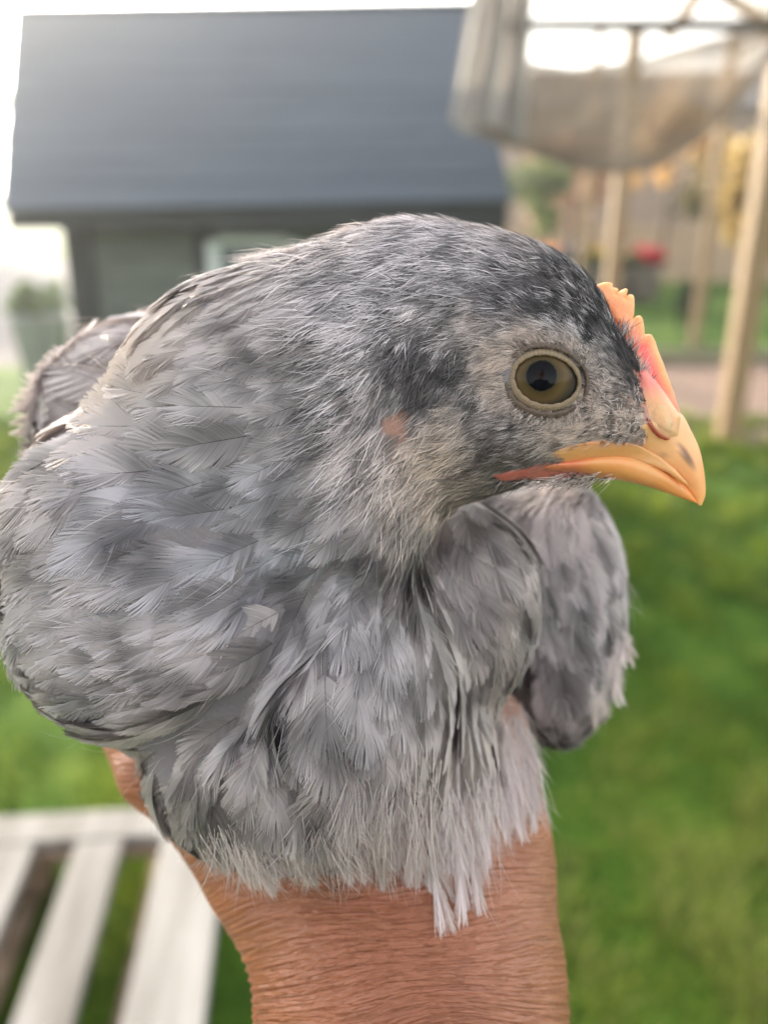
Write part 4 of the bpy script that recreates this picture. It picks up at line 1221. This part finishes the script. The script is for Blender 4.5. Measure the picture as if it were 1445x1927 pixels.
# roof as lapped horizontal boards, each a piece of its own
NB = 9
def roof_pt(u, t, side=1):       # u across 0..1, t 0 at the ridge, 1 at the eave
    L0, L1 = rL, eL; R0, R1 = rR, eR
    A = L0 * (1 - t) + L1 * t; B = R0 * (1 - t) + R1 * t
    p_ = A * (1 - u) + B * u
    if side < 0: p_ = np.array([p_[0], 2 * (YC + .85) - p_[1] + .0, p_[2]])
    return p_
for side in (1, -1):
    for i in range(NB):
        t0, t1 = i / NB, (i + 1) / NB + .012
        nrm_ = np.array([0, -.68 * side, .73])
        th = .012
        tops = [roof_pt(0, t0, side), roof_pt(1, t0, side), roof_pt(1, t1, side), roof_pt(0, t1, side)]
        up_ = [nrm_ * .004, nrm_ * .004, nrm_ * .0065, nrm_ * .0065]
        V = [tuple(a_ + b2 - np.array([cx0, cy0, 0])) for a_, b2 in zip(tops, up_)] + [tuple(a_ + b2 - nrm_ * th - np.array([cx0, cy0, 0])) for a_, b2 in zip(tops, up_)]
        Fq = [(0, 1, 2, 3), (7, 6, 5, 4), (0, 4, 5, 1), (1, 5, 6, 2), (2, 6, 7, 3), (3, 7, 4, 0)]
        mesh_obj('roof_board', V, Fq, m_roof, coop)
rc_ = MB().tube([rL - [cx0 + .01, cy0, -.012], rR - [cx0 - .01, cy0, -.012]], .014, 8); rc_.build('ridge_cap', m_trim, coop, True)
fa = MB()
fa.box(((xl0 + xr0) / 2 - cx0, YC + .03 - cy0, eav_z - .045), (xr0 - xl0 - .02, .02, .10)); fa.build('fascia', m_trim, coop)
# walls
wxl, wxr = at_y(122, 480, YC + .22)[0], xr0 - .10
wy = YC + .22; wd_ = 1.30
MB().box(((wxl + wxr) / 2 - cx0, wy + wd_ / 2 - cy0, (eav_z + .05) / 2 + .09), (wxr - wxl, wd_, eav_z - .13)).build('wall', m_wall, coop)
for (xa, wp) in ((130, .10), (372, .075), (905, .09), (640, .06)):
    xc_ = at_y(xa, 480, wy)[0] + wp / 2
    MB().box((xc_ - cx0, wy - .018 - cy0, (eav_z + .02) / 2), (wp, .034, eav_z - .02), bev=.004).build('post', m_trim, coop)
# board joints on the front
for i in range(9):
    z_ = .2 + i * .115
    MB().box(((wxl + wxr) / 2 - cx0, wy - .006 - cy0, z_), (wxr - wxl - .02, .010, .106), bev=.003).build('wall_board', m_wall, coop)
# window with a pale frame and bluish pane
wa, wb = at_y(400, 452, wy - .03), at_y(560, 640, wy - .03)
wc = (wa + wb) / 2; ws = wb - wa
wf = empty('window', (0, 0, 0)); bpy.data.objects.remove(wf)
fr = MB(); W_, H_ = abs(ws[0]), abs(ws[2])
for (dx, dz, sx_, sz_) in ((-W_ / 2, 0, .05, H_), (W_ / 2, 0, .05, H_), (0, H_ / 2, W_ - .052, .035), (0, -H_ / 2, W_ - .052, .035)):
    fr.box((wc[0] + dx - cx0, wy - .03 - cy0, wc[2] + dz), (sx_, .03, sz_), bev=.003)
wo = fr.build('window', m_white, coop)
m_glass, t, b, out = material('window glass'); b.inputs['Base Color'].default_value = (.10, .12, .15, 1); b.inputs['Roughness'].default_value = .12; b.inputs['Specular IOR Level'].default_value = .8
MB().box((wc[0] - cx0, wy - .022 - cy0, wc[2]), (W_ - .05, .006, H_ - .034)).build('pane', m_glass, wo)

# ---- pallet at lower left
m_pal = noisy('bleached pallet wood', (.10, .088, .075), (.34, .325, .31), 11, .75, .5, (1, .12, 1), dist=.004)
m_pal2 = noisy('brown pallet underside wood', (.16, .10, .07), (.34, .24, .17), 12, .85, .5, (.2, 1, 1), dist=.004)
PZ = .14
yaw = math.radians(5.0)
pc0 = on_ground(-60, 1700, PZ)
pallet = tag(empty('pallet', (pc0[0], pc0[1], 0), yaw), 'bleached white wooden pallet lying on the grass at the lower left', 'pallet')
iy = Matrix.Rotation(-yaw, 3, 'Z')
def ploc(px, py, z=PZ):
    g_ = on_ground(px, py, z); v = iy @ Vector((g_[0] - pc0[0], g_[1] - pc0[1], 0)); return v.x, v.y
far = ploc(150, 1524)[1]; near = far - 1.15
m_hole = None
slats = []
for (lx, rx_) in (((20, 1927), (135, 1927)), ((228, 1927), (384, 1927))):
    a_, b2 = ploc(*lx)[0], ploc(*rx_)[0]; slats.append((a_, b2))
wgap = slats[1][0] - slats[0][1]; w0 = slats[0][1] - slats[0][0]
slats = [(slats[0][0] - 2 * (w0 + wgap) - .02, slats[0][0] - 2 * (w0 + wgap) - .02 + w0), (slats[0][0] - wgap - w0, slats[0][0] - wgap)] + slats
slats.append((slats[0][0] - wgap - .13, slats[0][0] - wgap))
xa_, xb_ = min(s_0[0] for s_0 in slats), slats[3][1]
for i, (a_, b2) in enumerate(slats):
    MB().box(((a_ + b2) / 2, (far - .085 + near) / 2, PZ - .011 + .0015 * (i % 2)), (b2 - a_, far - near - .088, .021), bev=.003).build('slat', m_pal, pallet)
MB().box(((xa_ + xb_) / 2, far - .042, PZ - .012), (xb_ - xa_ + .01, .082, .021), bev=.003).build('slat', m_pal, pallet)
for yy_ in (far - .05, (far + near) / 2 - .02, near + .06):
    MB().box(((xa_ + xb_) / 2, yy_, PZ - .034), (xb_ - xa_, .09, .020), bev=.002).build('cross_board', m_pal2, pallet)
    for xx_ in (xa_ + .07, (xa_ + xb_) / 2, xb_ - .07):
        MB().box((xx_, yy_, .057), (.13, .088, .075), bev=.003).build('block', m_pal2, pallet)
for xx_ in (xa_ + .07, (xa_ + xb_) / 2, xb_ - .12):
    MB().box((xx_, (far + near) / 2, .0105), (.10, far - near, .017), bev=.002).build('bottom_board', m_pal2, pallet)

# ---- planter bucket beyond the coop's left corner
m_zinc = noisy('dull zinc', (.22, .24, .24), (.34, .36, .35), 12, .5, .1, metallic=.2)
m_leafd = noisy('dark leaves', (.03, .07, .02), (.07, .13, .03), 20, .6, .2, transl=.3)
bk = on_ground(92, 722)
bucket = tag(empty('planter', bk), 'dull grey green planter tub with a leafy plant beside the coop', 'planter')
MB().lathe((0, 0, 0), [(.15, 0), (.155, .01), (.20, .46), (.215, .475), (.215, .50), (.195, .50), (.18, .44)], 24).build('tub', m_zinc, bucket, True)

def leaf_cloud(n, spread, size, c0=(0, 0, 0), colA=(.04, .09, .02), colB=(.12, .2, .04), clumps=14, seed=1, shell=True):
    r = np.random.default_rng(seed)
    cc = r.normal(size=(clumps, 3)); cc /= np.linalg.norm(cc, axis=1)[:, None]; cc *= r.uniform(.35, .95, (clumps, 1)); cc *= np.array(spread)
    ci = r.integers(0, clumps, n); off = r.normal(size=(n, 3)); off /= np.linalg.norm(off, axis=1)[:, None]; off *= r.uniform(.2, 1, (n, 1)) ** .5
    p = cc[ci] + off * np.array(spread) * r.uniform(.28, .45, clumps)[ci][:, None] + np.array(c0)
    a = r.normal(size=(n, 3)); a /= np.linalg.norm(a, axis=1)[:, None]; b = np.cross(a, r.normal(size=(n, 3))); b /= np.linalg.norm(b, axis=1)[:, None]
    s1 = (size * r.uniform(.6, 1.3, n))[:, None]
    v = np.stack([p - a * s1, p + b * s1 * .45, p + a * s1, p - b * s1 * .45], 1).reshape(-1, 3)
    k = np.clip(.5 + r.normal(0, .2, clumps)[ci] + r.normal(0, .2, n), 0, 1)[:, None]
    col = np.repeat(np.array(colA) * (1 - k) + np.array(colB) * k, 4, 0)
    return v, np.arange(n * 4).reshape(-1, 4), col
m_leaf = attr_mat('leaves', rough=.5, transl=.45, spec=.3)
m_bark = noisy('bark', (.06, .045, .035), (.14, .11, .085), 9, .9, .6, (1, 1, .2), dist=.02)
lv, lf, lc = leaf_cloud(700, (.22, .22, .14), .035, (0, 0, .58), seed=3)
mesh_obj('foliage', lv, lf, m_leaf, bucket, cols=lc)
MB().lathe((0, 0, .42), [(.17, 0), (.17, .02)], 16).build('soil', m_soil, bucket)

def tree(label, loc, h, spread, seed, colA, colB, n=5000, size=.09, group=None, th=None):
    r = random.Random(seed)
    t = tag(empty('tree', loc), label, 'tree', group)
    th = th or h * .5
    pts_ = [(0, 0, -.05), (r.uniform(-.1, .1), r.uniform(-.1, .1), h * .25), (r.uniform(-.2, .2), r.uniform(-.2, .2), h * .5), (0, 0, h * .8)]
    mb = MB().tube(pts_, [h * .03, h * .022, h * .016, h * .006], 10)
    for k in range(7):
        a_ = k * .9 + r.uniform(0, .5); z_ = h * r.uniform(.3, .6)
        mb.tube([(0, 0, z_), (math.cos(a_) * spread[0] * .4, math.sin(a_) * spread[1] * .4, z_ + h * .12), (math.cos(a_) * spread[0] * .75, math.sin(a_) * spread[1] * .75, z_ + h * .2)], [h * .01, h * .006, h * .002], 6)
    mb.build('trunk', m_bark, t, True)
    v, f, c = leaf_cloud(n, spread, size, (0, 0, h - spread[2] * .9), colA, colB, clumps=26, seed=seed)
    mesh_obj('crown', v, f, m_leaf, t, cols=c)
    return t
tl = on_ground(-60, 475)
tree('tall yellow green tree at the left behind the coop', (tl[0] - .45, tl[1], 0), 4.6, (1.7, 1.6, 2.0), 11, (.10, .16, .02), (.30, .36, .05), size=.16)
tree('broad green tree far beyond the path at the left', (tl[0] - 11, tl[1] + 12, 0), 6.5, (4.5, 4, 2.8), 12, (.05, .10, .02), (.16, .24, .05), size=.18)

# ---- net run at the right: beam, posts, hanging net sheet
m_wood = noisy('raw pine timber', (.22, .14, .07), (.32, .21, .11), 5, .7, .25, (6, 6, .6), dist=.003)
m_beam = noisy('dark weathered beam', (.030, .028, .026), (.06, .055, .05), 8, .8, .2, (.3, 3, 3))
YB = 3.02
run = tag(empty('run_frame', at_y(1445, 45, YB) * np.array([1, 1, 0])), 'timber poultry run frame of pale posts with a dark top beam', 'frame')
ro = np.array(run.location)
b0_, b1_ = at_y(955, 42, YB), at_y(1600, 52, YB)
MB().box(tuple((b0_ + b1_) / 2 - ro), (b1_[0] - b0_[0], .04, .030), bev=.003).build('beam', m_beam, run)
def post_px(top, bot, wpx, Yg=None, z0=0, name='post', par=None, m=m_wood):
    g_ = on_ground(*bot) if Yg is None else at_y(bot[0], bot[1], Yg)
    z0_ = 0 if Yg is None else max(0, g_[2])
    tp_ = at_y(top[0], top[1], g_[1]); o_ = ro if par is None else np.array(par.location)
    wd = wpx / F * world2cam(g_)[1]
    return MB().box((g_[0] - o_[0], g_[1] - o_[1], (tp_[2] + z0_) / 2), (wd, wd, tp_[2] - z0_), bev=.006).build(name, m, par or run)
post_px((1475, 30), (1366, 832), 36)
g5 = on_ground(1366, 832)
# the leaning brace posts further back
for (tp_, bt_, w_, Y_) in (((1192, 40), (1150, 540), 24, 6.4), ((1362, 60), (1328, 470), 15, 7.6), ((1112, 40), (1098, 440), 11, 9.0)):
    g_ = at_y(bt_[0], bt_[1], Y_); tpp = at_y(tp_[0], tp_[1], Y_); wd = w_ / F * Y_
    xg = g_[0]
    MB().box((xg - ro[0], Y_ - ro[1], tpp[2] / 2), (wd, wd, tpp[2]), bev=.006).build('post', m_wood, run)
# rafters of the gable at the top right
for (a_, c_) in (((1255, 70), (1335, -40)), ((1325, -35), (1470, 60))):
    A_, B_ = at_y(*a_, 4.4), at_y(*c_, 4.4)
    MB().tube([A_ - ro, B_ - ro], .032, 4).build('rafter', m_wood, run)
MB().box((ro[0] * 0 + .25, 6.4 - ro[1], at_y(1192, 40, 6.4)[2] - .02), (3.4, .06, .07), bev=.005).build('rail', m_wood, run)

# net sheet: a sagging swag and a gathered corner, thin woven cloth
def net_mat():
    m, t, b, out = material('shade netting')
    b.inputs['Roughness'].default_value = .7
    tc = nd(t, 'ShaderNodeTexCoord'); n1 = nd(t, 'ShaderNodeTexNoise', Scale=6, Detail=4); t.links.new(tc.outputs['Object'], n1.inputs['Vector'])
    col = ramp(t, n1.outputs['Fac'], [(.3, (.15, .115, .085)), (.7, (.26, .205, .155))])
    t.links.new(col, b.inputs['Base Color'])
    tr = nd(t, 'ShaderNodeBsdfTranslucent'); t.links.new(col, tr.inputs[0])
    mx = nd(t, 'ShaderNodeMixShader'); mx.inputs[0].default_value = .45
    t.links.new(b.outputs[0], mx.inputs[1]); t.links.new(tr.outputs[0], mx.inputs[2])
    tp = nd(t, 'ShaderNodeBsdfTransparent'); mx2 = nd(t, 'ShaderNodeMixShader'); mx2.inputs[0].default_value = .17
    t.links.new(mx.outputs[0], mx2.inputs[1]); t.links.new(tp.outputs[0], mx2.inputs[2]); t.links.new(mx2.outputs[0], out.inputs[0])
    return m
m_net = net_mat()
m_net3 = net_mat(); m_net3.name = 'thin netting'
for n_ in m_net3.node_tree.nodes:
    if n_.type == 'MIX_SHADER' and n_.inputs[0].default_value < .2: n_.inputs[0].default_value = .52
m_net2 = noisy('grey gathered netting', (.26, .24, .225), (.42, .39, .37), 9, .6, .3, (3, 3, 1), transl=.4)
net = tag(empty('net_sheet', at_y(1150, 300, YB) * np.array([1, 1, 0])), 'brown shade netting sagging in a swag below the dark beam', 'netting')
no = np.array(net.location)
def cloth(top, bot, nu, nv, fn, name):
    vs = []
    for i in range(nu + 1):
        u = i / nu
        xt = np.interp(u, np.linspace(0, 1, len(top)), [a_[0] for a_ in top]); yt = np.interp(u, np.linspace(0, 1, len(top)), [a_[1] for a_ in top])
        xb = np.interp(u, np.linspace(0, 1, len(bot)), [a_[0] for a_ in bot]); yb = np.interp(u, np.linspace(0, 1, len(bot)), [a_[1] for a_ in bot])
        for j in range(nv + 1):
            t_ = j / nv
            Y_ = YB + fn(u, t_)
            vs.append(at_y(xt * (1 - t_) + xb * t_, yt * (1 - t_) + yb * t_, Y_) - no)
    f = [(i * (nv + 1) + j, (i + 1) * (nv + 1) + j, (i + 1) * (nv + 1) + j + 1, i * (nv + 1) + j + 1) for i in range(nu) for j in range(nv)]
    return mesh_obj(name, vs, f, {'gathered_corner': m_net2, 'upper_net': m_net3}.get(name, m_net), net, smooth=True)
cloth([(985, 110), (1080, 125), (1200, 110), (1320, 75), (1450, 45), (1560, 50)], [(880, 235), (985, 285), (1070, 315), (1150, 326), (1230, 318), (1310, 270), (1380, 205), (1450, 120), (1560, 70)], 60, 18,
      lambda u, t: .10 * math.sin(t * 3.0) * 1.5 + .03 * math.sin(u * 24 + t * 3) - .02, 'swag')
cloth([(900, -90), (930, -90), (960, -90), (1010, -60)], [(848, 225), (870, 250), (925, 235), (965, 260), (985, 270)], 40, 24,
      lambda u, t: -.06 + .045 * math.sin(u * 19 + t * 2) + .02 * math.sin(u * 40), 'gathered_corner')
cloth([(930, 230), (1000, 262), (1090, 290), (1160, 300), (1240, 290), (1330, 230), (1450, 90)], [(870, 245), (985, 288), (1080, 318), (1160, 328), (1250, 314), (1340, 250), (1460, 110)], 50, 4,
      lambda u, t: .16 + .02 * math.sin(u * 20), 'hem')

cloth([(975, -80), (1150, -90), (1350, -90), (1560, -80)], [(985, 135), (1100, 140), (1300, 110), (1560, 60)], 40, 10,
      lambda u, t: .05 + .03 * math.sin(u * 30 + t) + .05 * t, 'upper_net')
# ---- beyond: raised bed edging, flower tubs, shrubs, fence and house
m_edge = noisy('mossy edging board', (.16, .16, .09), (.26, .25, .15), 6, .85, .3, (.3, 3, 3))
ed = on_ground(1330, 684)
edg = tag(empty('edging_board', (ed[0], ed[1], 0)), 'mossy timber edging board between the soil bed and the far lawn', 'edging')
MB().box((0, .03, .06), (3.6, .05, .12), bev=.006).build('board', m_edge, edg)

def mbox(c, s_0, name, m, par, bev=.01): return MB().box(c, s_0, bev=bev).build(name, m, par)
tubs = [(1010, 470, (.62, .22, .10), (.75, .36, .16), 'terracotta trough of orange flowers by the run'),
        (1085, 478, (.12, .10, .14), (.22, .18, .26), 'dark planter with purple foliage between the flower tubs'),
        (1140, 486, (.55, .38, .06), (.70, .50, .10), 'tub of yellow flowers behind the run post'),
        (1205, 486, (.45, .03, .05), (.62, .06, .08), 'tub of red flowers on the far lawn edge')]
for k_, (x_, y_, ca, cb, lab) in enumerate(tubs):
    g_ = on_ground(x_, y_ + 22); g_ = g_ * (11.0 / g_[1]) if g_[1] > 11 else g_
    g_[2] = 0
    xw = (x_ - 722.5) / F * world2cam(np.array([0, g_[1], .3]))[1]
    T = tag(empty('flower_tub', (xw, g_[1], 0)), lab, 'flower tub', 'flower tubs beyond the run')
    MB().lathe((0, 0, 0), [(.20, 0), (.27, .40), (.29, .42), (.25, .42)], 18).build('tub', noisy('tub clay', (.20, .16, .15), (.30, .24, .22), 8, .8, .1), T, True)
    v, f, c = leaf_cloud(420, (.30, .26, .13), .05, (0, 0, .50), (.04, .09, .02), (.08, .16, .03), seed=20 + k_); mesh_obj('foliage', v, f, m_leaf, T, cols=c)
    v, f, c = leaf_cloud(420, (.31, .28, .12), .045, (0, -.04, .56), ca, cb, seed=30 + k_); mesh_obj('blossom', v, f, m_leaf, T, cols=c)

sh = on_ground(1295, 640)
S_ = tag(empty('shrub', (sh[0], sh[1], 0)), 'small dark upright shrub growing on the lawn behind the soil bed', 'shrub')
v, f, c = leaf_cloud(900, (.14, .14, .26), .035, (0, 0, .34), (.03, .055, .025), (.07, .10, .05), seed=41); mesh_obj('foliage', v, f, m_leaf, S_, cols=c)
MB().tube([(0, 0, -.02), (0, 0, .4)], [.015, .008], 6).build('stem', m_bark, S_)

# shrub by the right edge, backlit glow put into its golden leaf colour
gb = at_y(1412, 420, 8.5)
S_ = tag(empty('shrub', (gb[0], 8.5, 0)), 'shrub tinted golden as if backlit at the right beyond the tall post', 'shrub')
v, f, c = leaf_cloud(2600, (.42, .4, .62), .06, (0, 0, 1.22), (.34, .23, .08), (.66, .50, .22), seed=42); mesh_obj('foliage', v, f, m_leaf, S_, cols=c)
MB().tube([(0, 0, -.02), (.03, 0, .6), (0, 0, 1.3)], [.035, .025, .012], 8).build('stem', m_bark, S_)

# board fence and timber house far behind
m_fen = noisy('sun bleached fence board', (.36, .25, .17), (.50, .36, .25), 3, .8, .2, (3, 3, .5))
fo = at_y(1230, 430, 13.0)
fen = tag(empty('fence', (fo[0], 13.0, 0)), 'low brown board fence beyond the flower tubs', 'fence')
for i in range(34):
    h_ = .82 + .04 * math.sin(i * 2.3)
    mbox((-2.6 + i * .16, 0, h_ / 2 + .05), (.145, .022, h_), 'board', m_fen, fen, .004)
for z_ in (.3, .72): mbox((0, .03, z_), (5.4, .035, .07), 'rail', m_fen, fen, .004)
m_house = noisy('brown house boards', (.25, .17, .13), (.36, .26, .20), 2, .8, .2, (.5, .5, 6))
m_hroof = noisy('brown house roof', (.10, .08, .07), (.16, .13, .11), 3, .8, .3)
ho_ = at_y(1150, 300, 19.0)
hs = tag(empty('house', (ho_[0] + .3, 20.5, 0)), 'brown timber house far behind the run netting', 'house')
hw_, hd_, hh_ = 7.0, 4.0, 2.9
mbox((0, 0, hh_ / 2), (hw_, hd_, hh_), 'wall', m_house, hs, .02)
MB().add([(-hw_ / 2 - .3, -hd_ / 2 - .3, hh_), (hw_ / 2 + .3, -hd_ / 2 - .3, hh_), (hw_ / 2 + .3, 0, hh_ + .9), (-hw_ / 2 - .3, 0, hh_ + .9), (hw_ / 2 + .3, hd_ / 2 + .3, hh_), (-hw_ / 2 - .3, hd_ / 2 + .3, hh_)],
         [(0, 1, 2, 3), (3, 2, 4, 5), (0, 3, 5), (1, 4, 2), (0, 5, 4, 1)]).build('roof', m_hroof, hs)
for x_ in (-2.9, 2.9):
    wn = mbox((x_, -hd_ / 2 - .03, 1.6), (.5, .06, .8), 'window', m_trim, hs, .01)
    mbox((x_, -hd_ / 2 - .065, 1.6), (.40, .012, .7), 'pane', m_glass, wn, 0)
# sunlit shrubs and small trees between the run and the house, warm sunlit glow put into the amber leaf colour
for k_, (x_, Y_, hh, sp_, ca, cb, nn_, lab) in enumerate((
        (1075, 11.5, 1.5, (.8, .6, .55), (.22, .12, .07), (.62, .38, .22), 1500, 'copper leaved shrub behind the orange flower trough'),
        (1250, 12.0, 1.9, (.7, .6, .70), (.34, .19, .07), (.78, .50, .19), 1500, 'tall shrub tinted amber as if sunlit between the post and the golden shrub'),
        (1340, 10.5, 1.25, (.55, .5, .45), (.05, .07, .03), (.30, .22, .08), 1300, 'low olive shrub in front of the amber tinted shrub'),
        (1010, 10.0, 1.3, (.40, .4, .45), (.05, .09, .03), (.22, .26, .08), 1000, 'small green shrub just right of the coop'))):
    g_ = at_y(x_, 420, Y_)
    S_ = tag(empty('shrub', (g_[0], Y_, 0)), lab, 'shrub')
    v, f, c = leaf_cloud(nn_, sp_, .055, (0, 0, hh), ca, cb, clumps=18, seed=60 + k_); mesh_obj('foliage', v, f, m_leaf, S_, cols=c)
    MB().tube([(0, 0, -.02), (.03, .02, hh * .5), (0, 0, hh)], [.04, .03, .012], 8).build('stem', m_bark, S_, True)
tree('leafy green tree at the right behind the brown house', (ho_[0] + 8.5, 26, 0), 8.5, (3.6, 3.2, 3.4), 14, (.06, .10, .03), (.20, .22, .07), size=.17)
tree('round green tree behind the fence left of the brown house', (ho_[0] - 6.5, 27, 0), 4.6, (2.4, 2.2, 1.9), 15, (.05, .09, .03), (.14, .2, .06), size=.14)
print('tris', sum(len(o.data.polygons) for o in bpy.data.objects if o.type == 'MESH') * 2)

m_glare_haze = bpy.data.materials.new('glare_haze'); m_glare_haze.use_nodes = True  # added volume imitating the lens's veiling glare over the roof
t = m_glare_haze.node_tree
for n_ in list(t.nodes):
    if n_.type == 'BSDF_PRINCIPLED': t.nodes.remove(n_)
pv = t.nodes.new('ShaderNodeVolumePrincipled'); pv.inputs['Density'].default_value = .0052; pv.inputs['Color'].default_value = (.95, .96, .97, 1); pv.inputs['Anisotropy'].default_value = .82
t.links.new(pv.outputs[0], t.nodes['Material Output'].inputs['Volume'])
hz = MB().box((0, 20, 6.5), (60, 60, 15)).build('glare_haze', m_glare_haze); hz['kind'] = 'stuff'; hz['label'] = 'added thin haze over the garden'; hz['category'] = 'glare_haze'
